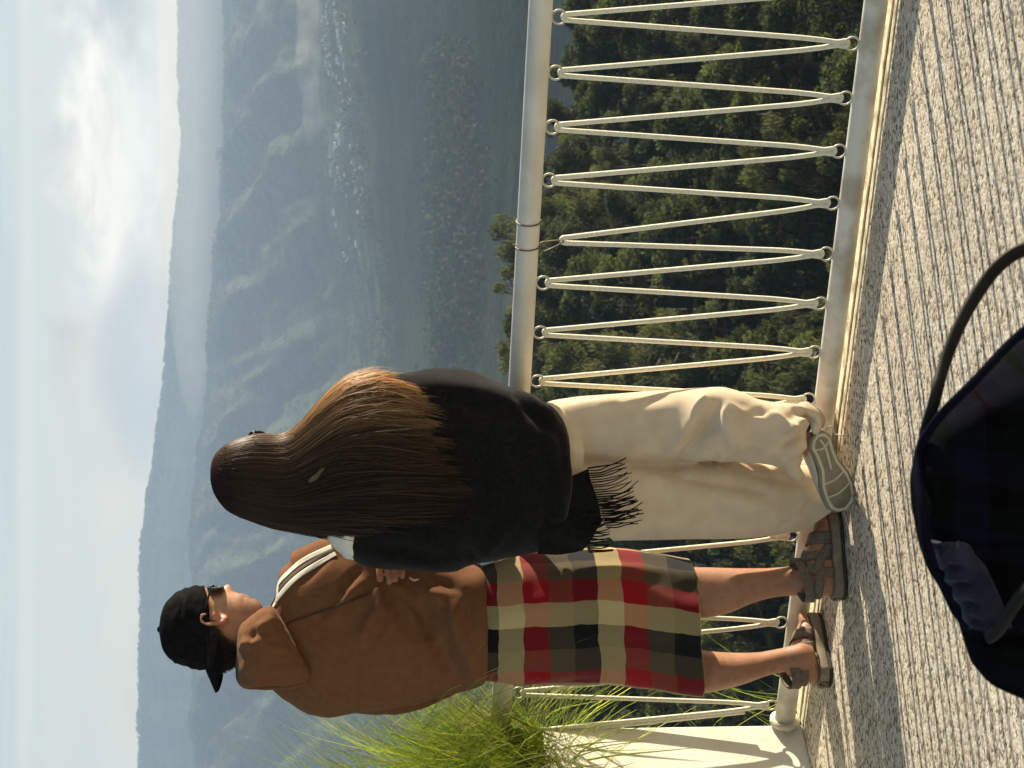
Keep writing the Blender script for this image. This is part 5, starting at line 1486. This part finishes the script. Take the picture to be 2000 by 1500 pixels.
# crumpled cloth round the bent knee and calf of the raised leg
_b = (tV - at(1480, 845, 5.76)); _m = np.exp(-(_b[:, 0] / .085) ** 2) * np.clip((at(1375, 845, 5.76)[2] - tV[:, 2]) / .05, 0, 1)
_w = tV * np.array([11, 11, 15]) + 1.2 * np.stack([fbm(tV * 9, 2, 71), fbm(tV * 9, 2, 72), fbm(tV * 9, 2, 73)], 1)
tV = tV + tN * (_m * (.009 * (1 - 2.2 * np.abs(fbm(_w, 2, 74)))))[:, None]
tV = displace(tV, tF, TF, 5.76, ((5, .005, 23), (14, .0012, 24), (55, .0003, 25)), True)
MB().add(tV, tF).build('trousers', M['trouser'], wom, wbase)

# black shawl wrapped round shoulders and arms
v_, f_, _ = loft(SHL, 120, 4, 2.35)
sV, sF = fuse([(v_, f_)], .0085, 5, .5)
SF = [(790, 740, 1040, 792, 24, .012), (860, 770, 1010, 815, 22, -.008), (1010, 760, 1085, 830, 12, .010), (1000, 775, 1070, 850, 10, -.010), (1060, 800, 1085, 1000, 12, .010), (1070, 900, 1040, 1070, 14, -.008), (1090, 840, 1100, 960, 10, .006), (900, 900, 1000, 1090, 26, -.007), (960, 880, 1060, 1060, 20, .008), (1000, 1000, 930, 1095, 14, .008), (690, 1075, 860, 1108, 14, .006), (890, 1060, 940, 1100, 12, -.010), (880, 880, 900, 1040, 20, .006), (720, 1060, 880, 1080, 16, -.005)]
sV = displace(sV, sF, SF, YW, ((8, .009, 33), (21, .003, 34), (80, .0006, 35)))
# the shawl has slid off the neck: its upper edge is open (cloth above the edge line is cut away)
dirs = sV - np.array([0, 0, CAMZ]); cam_b = -(dirs[:, 2] * CP + dirs[:, 1] * SP) / (dirs[:, 1] * CP - dirs[:, 2] * SP); px_x = 1000 + F * cam_b
px_y = 750 - F * dirs[:, 0] / (dirs[:, 1] * CP - dirs[:, 2] * SP)
edge = np.interp(px_y, [740, 800, 900, 1000, 1045, 1075, 1097, 1120], [676, 664, 660, 660, 662, 676, 689, 700])
keepv = px_x > edge
sF2 = [f for f in sF if all(keepv[list(f)])]
used = sorted(set(i for f in sF2 for i in f)); rm = {i: k for k, i in enumerate(used)}
sh = MB().add(sV[used], [tuple(rm[i] for i in f) for f in sF2]).build('shawl', M['shawl'], wom, wbase)
sm = sh.modifiers.new('s', 'SOLIDIFY'); sm.thickness = .004; sm.offset = -1
# hanging corner panels with fringe
def panel(rows, Yd, th, nz):
    rows = np.asarray(rows, float); n1, n2 = 26, 22
    def fn(u, v):
        k = u * (len(rows) - 1); i = min(int(k), len(rows) - 2); t = k - i; r = rows[i] * (1 - t) + rows[i + 1] * t
        x = r[0] * (1 - v) + r[2] * v; y = r[1] * (1 - v) + r[3] * v
        p = at(x, y, Yd); p[1] += .010 * math.sin(v * 7 + u * 2) * (.3 + u) + nz * u
        return p, np.array([0, -1, 0])
    return band(fn, n1, n2, th)
tail = MB()
tail.add(*panel([(1060, 1075, 1060, 930), (1105, 1078, 1100, 935), (1140, 1068, 1128, 926), (1178, 1020, 1150, 916)], 5.655, .006, .01))
tail.add(*panel([(1050, 1082, 1060, 1000), (1090, 1084, 1100, 1000), (1122, 1080, 1140, 1010), (1140, 1076, 1180, 1014)], 5.645, .006, .01))
tail.build('shawl_tail', M['shawl'], sh, wbase)
fr = MB(); rr = np.random.default_rng(21)
def fringe(x0, y0, x1, y1, n, lx, ly, Yd):
    for k in range(n):
        t = (k + rr.uniform(-.2, .2)) / (n - 1); a = at(x0 + (x1 - x0) * t, y0 + (y1 - y0) * t, Yd)
        ln = rr.uniform(.85, 1.12); P = [a]
        for q in (.33, .66, 1.0):
            P.append(at(x0 + (x1 - x0) * t + lx * ln * q, y0 + (y1 - y0) * t + ly * q * q + rr.normal() * 3.2 * q, Yd + rr.normal() * .006 * q))
        fr.add(*tube(spline(P, 12), np.linspace(.0022, .0014, 12) * rr.uniform(.8, 1.2), 6))
fringe(1148, 914, 1180, 1022, 24, 74, -18, 5.652)
fringe(1128, 1005, 1150, 1078, 20, 48, -2, 5.640)
fringe(1172, 975, 1184, 1030, 13, 66, -6, 5.643)
fr.build('fringe', M['shawl'], sh, wbase)

# long hair: an inner mass and thousands of strands combed down the back
HR = [(411.5, 938, 914, YW, .018), (414, 951, 902, YW, .040), (420, 966, 889, YW, .060), (432, 984, 876, YW, .079), (447, 997, 868, YW, .092), (470, 1008, 859, YW, .100), (500, 1018, 852, YW, .104), (528, 1027, 852, YW, .103), (552, 1031, 853, YW - .002, .104), (578, 1035, 838, YW - .004, .110), (608, 1039, 808, YW - .006, .122), (640, 1042, 776, YW - .008, .134), (668, 1046, 754, YW - .010, .144), (700, 1049, 742, YW - .010, .153), (740, 1049, 735, YW - .010, .160), (790, 1047, 740, YW - .010, .164), (830, 1044, 748, YW - .010, .166), (870, 1040, 760, YW - .010, .168), (910, 1034, 780, YW - .010, .168)]
xs_h = np.array([r[0] for r in HR], float); HRa = np.array(HR, float)
def hair_pt(x, phi, k):
    q = hermite(xs_h, HRa[:, 1:], np.array([x]))[0]
    c = at(x, (q[0] + q[1]) / 2, q[2]); a = (q[0] - q[1]) / 2 * q[2] / CP / F
    return c + np.array([a * k * float(sp(np.array(math.cos(phi)), 2.15)), q[3] * k * float(sp(np.array(math.sin(phi)), 2.15)), 0.0])
def end_x(y):
    return np.interp(y, [735, 760, 785, 815, 850, 880, 910, 945, 980, 1015, 1045], [772, 818, 838, 838, 858, 884, 902, 906, 898, 896, 872])
hb = [(r[0] + (3 if r[0] < 430 else 0), (r[1] + r[2]) / 2 + (r[1] - r[2]) * .475, (r[1] + r[2]) / 2 - (r[1] - r[2]) * .475, r[3], r[4] * .955) for r in HR if r[0] < 800]
v_, f_, _ = loft(hb, 90, 5, 2.15)
hv = MB().add(v_, f_)
bs = hv.build('hair', M['hair_base'], wom, wbase)
st = MB(); rr = np.random.default_rng(31)
VV = []; CC = []; NS = 16
# precompute ring table for speed
tabx = np.arange(411.5, 911, 1.0); tabq = hermite(xs_h, HRa[:, 1:], tabx)
def hair_line(xa, phi, k):
    i = np.clip((xa - 411.5).astype(int), 0, len(tabx) - 1); q = tabq[i]
    yc = (q[:, 0] + q[:, 1]) / 2; b = (xa - 1000) / F; d1 = CP - b * SP
    c = np.stack([(750 - yc) / F * q[:, 2] / d1, q[:, 2], CAMZ + (-SP - b * CP) * q[:, 2] / d1], 1)
    a = (q[:, 0] - q[:, 1]) / 2 * q[:, 2] / CP / F
    c[:, 0] += a * k * sp(np.cos(phi), 2.15); c[:, 1] += q[:, 3] * k * sp(np.sin(phi), 2.15)
    return c, yc, q
nst = 8200
ncl = 120
cl_phi = np.sort(rr.uniform(math.pi * .9, math.pi * 2.1, ncl)); cl_len = rr.normal(size=ncl) * 15; cl_rad = rr.normal(size=ncl) * .022; cl_w = rr.uniform(0, 6.28, ncl); cl_f = rr.uniform(4, 9, ncl); cl_a = rr.uniform(.010, .035, ncl); cl_c = rr.uniform(.65, 1.45, ncl); cl_g = rr.random(ncl)
for s_ in range(nst):
    phi0 = rr.uniform(math.pi * .93, math.pi * 2.07) if rr.random() < .9 else rr.uniform(0, 2 * math.pi)
    x0 = 411.5 + abs(rr.normal()) * 9 if rr.random() < .6 else rr.uniform(415, 600)
    # where the strand ends depends on where it hangs
    q = tabq[300]; ye = (q[0] + q[1]) / 2 - (q[0] - q[1]) / 2 * math.cos(phi0)
    x1 = float(end_x(ye)) - abs(rr.normal()) * 20 + 14 * math.sin(phi0 * 31 + 2 * math.sin(phi0 * 13)) + rr.normal() * 6
    if rr.random() < .12: x1 -= rr.uniform(10, 90)
    if math.sin(phi0) > .25: x1 = min(x1, 640)
    ci = int(np.argmin(np.abs(cl_phi - phi0 - rr.normal() * .012)))
    x1 += cl_len[ci] - 18
    t = np.linspace(0, 1, NS); xa = x0 + (x1 - x0) * t
    lock = math.sin(phi0 * 23 + 1.3 * math.sin(phi0 * 9)) * .5 + math.sin(phi0 * 51) * .3
    ph = phi0 + (rr.normal() * .018 + .02 * np.sin(t * rr.uniform(3, 7) + rr.uniform(0, 6)) + .012 * math.sin(phi0 * 37) * np.sin(t * 5)) * (0.3 + t)
    # strands gather into locks towards the tips
    ph = ph - t ** 2 * .030 * math.sin(phi0 * 46) - t ** 2 * .02 * math.sin(phi0 * 97)
    kk = 1.0 + .030 * lock * np.clip(t * 2, 0, 1) + rr.normal() * .010 + .016 * np.sin(t * rr.uniform(2, 6) + rr.uniform(0, 6)) * t + .02 * np.sin(t * 9 + phi0 * 11) * t
    ph = ph + (cl_phi[ci] - phi0) * .72 * t ** 1.4 + cl_a[ci] * np.sin(t * cl_f[ci] + cl_w[ci]) * t
    kk = kk + cl_rad[ci] * np.clip(t * 1.6 - .2, 0, 1) + .5 * cl_a[ci] * np.cos(t * cl_f[ci] + cl_w[ci]) * t
    if rr.random() < .06: ph = ph + rr.normal() * .10 * t ** 1.5; kk = kk + abs(rr.normal()) * .05 * t
    P, yc, q = hair_line(xa, ph, kk)
    if rr.random() < .05: P = P + np.outer(t ** 2, np.array([rr.normal() * .012, -abs(rr.normal()) * .012, 0]))
    R = .00105 * rr.uniform(.7, 1.3) * np.clip((1 - t) * 6, .15, 1)
    T = np.gradient(P, axis=0); T /= np.linalg.norm(T, axis=1)[:, None] + 1e-12
    od = np.stack([np.cos(ph), np.sin(ph), 0 * ph], 1); B = np.cross(T, od); B /= np.linalg.norm(B, axis=1)[:, None] + 1e-12; O = np.cross(B, T)
    VV.append(np.stack([P + B * R[:, None], P + O * R[:, None] * .9, P - B * R[:, None]], 1).reshape(-1, 3))
    c0_ = np.array([.042, .0215, .0115]) * rr.uniform(.6, 1.4) * cl_c[ci]
    bl = np.clip((ye - 890 + rr.normal() * 18) / -140, 0, 1) ** 1.5; c0_ = c0_ * (1 + 1.6 * bl * rr.random())  # lighter tips, plus sunlit gold on the right side painted into the strands
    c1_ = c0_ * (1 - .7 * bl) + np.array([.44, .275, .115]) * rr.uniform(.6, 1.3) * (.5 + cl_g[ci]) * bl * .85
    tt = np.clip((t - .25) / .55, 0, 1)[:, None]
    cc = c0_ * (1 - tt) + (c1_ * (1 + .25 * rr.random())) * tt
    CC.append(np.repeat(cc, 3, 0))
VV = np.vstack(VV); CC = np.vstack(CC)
Fc = []
base_f = []
for i in range(NS - 1):
    a = i * 3
    base_f += [(a, a + 3, a + 4, a + 1), (a + 1, a + 4, a + 5, a + 2)]
base_f = np.array(base_f)
Fa = (base_f[None] + (np.arange(nst) * NS * 3)[:, None, None]).reshape(-1, 4)
me = bpy.data.meshes.new('strands'); 
me.vertices.add(len(VV)); me.vertices.foreach_set('co', (VV - wbase).ravel())
me.loops.add(Fa.size); me.loops.foreach_set('vertex_index', Fa.ravel())
me.polygons.add(len(Fa)); me.polygons.foreach_set('loop_start', np.arange(0, Fa.size, 4)); 
me.update(calc_edges=True); me.polygons.foreach_set('use_smooth', [True] * len(Fa))
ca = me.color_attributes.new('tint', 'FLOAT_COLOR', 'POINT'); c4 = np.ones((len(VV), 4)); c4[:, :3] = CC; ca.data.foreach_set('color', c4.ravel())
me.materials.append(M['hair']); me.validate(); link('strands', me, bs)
# small tan clip caught in the hair
cl = np.array([hair_pt(x, math.pi * 1.5 + (915 - y) / 150.0 * 1.02 + .03, 1.02) for x, y in ((602, 931), (612, 927), (622, 922), (632, 914))])
v_, f_ = tube(spline(cl, 12), np.array([.4, .8, 1, 1.1, 1.1, 1.05, 1, .95, .85, .7, .5, .25]) * .0062, 10, flat=.45, upv=(0, 1, 0)); MB().add(v_, f_).build('hair_clip', M['clip'], bs, wbase)

# her dark glasses: a corner peeks past the hair on the right
gl = MB(); fW = np.array([math.cos(WYAW), math.sin(WYAW), 0]); sW = np.array([math.sin(WYAW), -math.cos(WYAW), 0])
def gp(x, f_, s_): return at(x, 915, YW + .015) + fW * f_ + sW * s_
for sd_ in (1, -1):
    lo = []
    for k in range(20):
        a = 2 * math.pi * k / 20; lt = sd_ * .034 + .029 * float(sp(np.array(math.cos(a)), 3)); lo.append(gp(502, .079 - 1.6 * lt * lt, lt) + np.array([0, 0, .022 * float(sp(np.array(math.sin(a)), 3))]))
    gl.add(*tube(np.array(lo), .003, 8, closed=True)); c = np.mean(lo, 0); gl.add(np.vstack([lo, c]), [(j, (j + 1) % 20, 20) for j in range(20)])
    gl.add(*tube(spline([gp(497, .075, sd_ * .064), gp(495, .03, sd_ * .074), gp(497, -.02, sd_ * .074)], 14), .003, 8))
gl.build('sunglasses', M['black_frame'], wom, wbase)

# shoes
def shoe(o, ex, ey, ez, Ls, raised):
    m_ = lambda V: basis_map(V, o, ex, ey, ez)
    V, Fc = sole_local(Ls, .92, .019, 0, .012, .004, 44, .006)
    # upper: foot shape grown, open at the ankle
    nt_, na = 30, 24; U = []
    for i in range(nt_):
        t = i / (nt_ - 1)
        for j in range(na):
            a = math.pi * j / (na - 1); p = foot_section(t, a, Ls * .97, .92, .92); p[0] += .004
            p[2] = min(p[2], .062 - .012 * math.exp(-((t - .12) / .12) ** 2)) if t < .30 else p[2]
            U.append(p + np.array([0, 0, .014]))
    U = np.array(U)
    up = MB().add(m_(U), [f[::-1] for f in grid_faces(nt_, na, False)])
    s_ = up.build('shoe', M['shoe'], wom, wbase); sm = s_.modifiers.new('s', 'SOLIDIFY'); sm.thickness = .003
    so_ = MB().add(m_(V), Fc)
    if raised:
        rib = lambda pts, r: so_.add(*[m_(tube(spline([np.array([x * Ls, y, -.0002]) for x, y in pts], 20), r, 8)[0]), tube(spline([np.array([x * Ls, y, 0]) for x, y in pts], 20), r, 8)[1]], 1)
        rib([(.05, .0), (.20, -.006), (.46, .0)], .0034); rib([(.12, -.024), (.17, .0), (.13, .026)], .0026)
        rib([(.56, -.036), (.60, 0), (.58, .037)], .0026); rib([(.73, -.040), (.78, 0), (.75, .040)], .0026)
        tt = np.linspace(0, 1, 60); T = [0, .03, .10, .25, .42, .60, .76, .90, .97, 1.0]; W = np.array([.004, .022, .033, .029, .030, .045, .049, .043, .028, .006]) * .86
        loop = [np.array([t * Ls, np.interp(t, T, W) - .003, 0]) for t in tt] + [np.array([t * Ls, -np.interp(t, T, W) + .003, 0]) for t in tt[::-1]]
        v_, f_ = tube(np.array(loop) + np.array([0, 0, .0015]), .0046, 8, closed=True); so_.add(m_(v_), f_, 1)
    so_.build('sole', [M['shoe_sole'], M['shoe_rib']], s_, wbase)
    # laces
    lc = MB()
    for k in range(4):
        t = .36 + .07 * k
        v_, f_ = tube(spline([foot_section(t, .55, Ls * .97, .95, .95) + np.array([.004, 0, .017]), foot_section(t + .02, 1.57, Ls * .97, .95, .97) + np.array([.004, 0, .019]), foot_section(t, 2.6, Ls * .97, .95, .95) + np.array([.004, 0, .017])], 12), .002, 7); lc.add(m_(v_), f_)
    lc.build('lace', M['lace'], s_, wbase)
    return s_
s1 = shoe(o_r, ex_r, ey_r, ez_r, Lr, True)
MB().add(*tube(spline([at(1612, 842, 5.80), at(1620, 833, 5.80), at(1627, 838, 5.80), at(1632, 848, 5.81), at(1648, 851, 5.80)], 24), .002, 7)).build('lace', M['lace'], s1, wbase)
shoe(LH, ex_l, ey_l, ez_l, Ll, False)

# ------------------------------------------------------------------ BAG ON A STOOL, close to the camera
YB = 2.62
BG = [(1788, 935, 895, YB, .012), (1793, 975, 880, YB, .030), (1803, 1040, 846, YB, .045), (1820, 1108, 826, YB, .058), (1845, 1165, 803, YB, .068), (1868, 1212, 782, YB, .076), (1885, 1238, 766, YB, .081), (1902, 1303, 750, YB, .086), (1925, 1332, 724, YB, .090), (1950, 1352, 698, YB, .094), (1980, 1366, 670, YB, .098), (2020, 1380, 640, YB, .102), (2100, 1388, 618, YB, .108), (2250, 1386, 616, YB, .112), (2380, 1378, 624, YB, .114), (2410, 1365, 636, YB, .108)]
bbase = at(2410, 1000, YB)
bag = empty('tote_bag', bbase); tag(bag, 'dark tartan wool tote bag with black leather handles, close to the camera', 'bag')
v_, f_, _ = loft(BG, 110, 4, 2.3)
bV_, bF_ = fuse([(v_, f_)], .005, 4, .5)
BF = [(1800, 1050, 1830, 1075, 8, .006), (1840, 1060, 1990, 1050, 7, -.008), (1888, 1240, 1990, 1240, 9, -.014), (1830, 850, 1990, 760, 30, .008), (1850, 900, 1990, 900, 40, -.010)]
bV_ = displace(bV_, bF_, BF, YB, ((12, .007, 43), (34, .002, 44)))
bm2 = MB().add(bV_, bF_, 0, np.stack([(bV_[:, 0] - bV_[:, 1] * .4) / .085 + .3, bV_[:, 2] / .085], 1)); bo = bm2.build('body', M['tartan'], bag, bbase, uv=True)
# open mouth: rolled rim
rimp = [at(2070, 600, YB - .06), at(1990, 655, YB - .06), at(1900, 748, YB - .07), at(1830, 820, YB - .05), at(1796, 880, YB - .02), at(1792, 930, YB - .035), at(1800, 985, YB - .055), at(1808, 1050, YB - .065), at(1826, 1112, YB - .07)]
MB().add(*tube(spline(rimp, 50), .0055, 10)).build('rim', M['tartan'], bag, bbase)
bvb = BVHTree.FromPolygons([Vector(p) for p in bV_], bF_)
flp = np.array([(1818, 1050), (1845, 1108), (1870, 1160), (1897, 1222), (1975, 1222), (1950, 1160), (1925, 1105), (1880, 1056)], float)
def flapfn(u, v):
    i = u * 3; k = min(int(i), 2); t = i - k
    a = flp[k] * (1 - t) + flp[k + 1] * t; j = 7 - k; b = flp[j] * (1 - t) + flp[j - 1] * t
    p = a * (1 - v) + b * v
    h = bvb.ray_cast(Vector((0, 0, CAMZ)), Vector(raydir(p[0] + 2, p[1])).normalized())
    if h[0] is None: h = bvb.find_nearest(Vector(at(p[0], p[1], YB - .05)))
    n_ = np.array(h[1]); n_ = -n_ if n_[1] > 0 else n_
    rip = .0075 * math.sin(u * 30 + 3 * v + 1.5 * math.sin(v * 5)) * math.sin(math.pi * min(1, v * 1.3 + .1)) + .012 * math.sin(math.pi * v) + .003
    return np.array(h[0]) + n_ * rip, n_
M['lit_navy'] = simple('lit_navy_wool', (0.016, 0.016, 0.030), (0.030, 0.029, 0.048), 40, 0.95, 0.0008, 300, sheen=0.1, spec=0.03)  # gathered navy fold, coloured paler than the bag to carry the light on it
MB().add(*band(flapfn, 46, 24, .003)).build('flap', M['lit_navy'], bag, bbase)
def handle(pts, w0):
    P = spline([at(x, y, Y) for x, y, Y in pts], 60)
    v_, f_ = tube(P, w0, 14, flat=.62); return MB().add(v_, f_)
handle([(1905, 880, YB + .02), (1850, 880, YB + .03), (1806, 866, YB + .03), (1826, 780, YB + .0), (1843, 715, YB + .02), (1872, 640, YB + .035), (1908, 575, YB + .045), (1950, 520, YB + .045), (2000, 487, YB + .04), (2080, 470, YB + .03), (2200, 500, YB), (2260, 600, YB - .04)], .0098).build('handle', M['leather'], bag, bbase)
handle([(1930, 1243, YB - .088), (1943, 1236, YB - .098), (1956, 1222, YB - .105), (1975, 1190, YB - .115), (2010, 1145, YB - .13), (2080, 1080, YB - .14), (2180, 1010, YB - .14), (2260, 930, YB - .135)], .0090).build('handle', M['leather'], bag, bbase)
# stool carrying the bag (below the picture)
M['stool'] = simple('stool_wood', (0.20, 0.12, 0.06), (0.30, 0.19, 0.10), 9, 0.55, 0.0008, 50, stretch=(1, 8, 1))
stz = bbase[2] + .004
stool = empty('stool', (bbase[0], bbase[1], 0)); tag(stool, 'low wooden stool carrying the dark tartan bag', 'stool')
V, Fc = box((bbase[0], bbase[1], stz - .017), .46, .34, .028); so_ = MB().add(V, Fc).build('seat', M['stool'], stool, (bbase[0], bbase[1], 0), smooth=False)
bv = so_.modifiers.new('b', 'BEVEL'); bv.width = .008; bv.segments = 3
for sx_ in (-1, 1):
    for sy_ in (-1, 1):
        MB().add(*tube([(bbase[0] + sx_ * .18, bbase[1] + sy_ * .12, stz - .031), (bbase[0] + sx_ * .205, bbase[1] + sy_ * .145, 0)], [.017, .013], 14)).build('leg', M['stool'], stool, (bbase[0], bbase[1], 0))
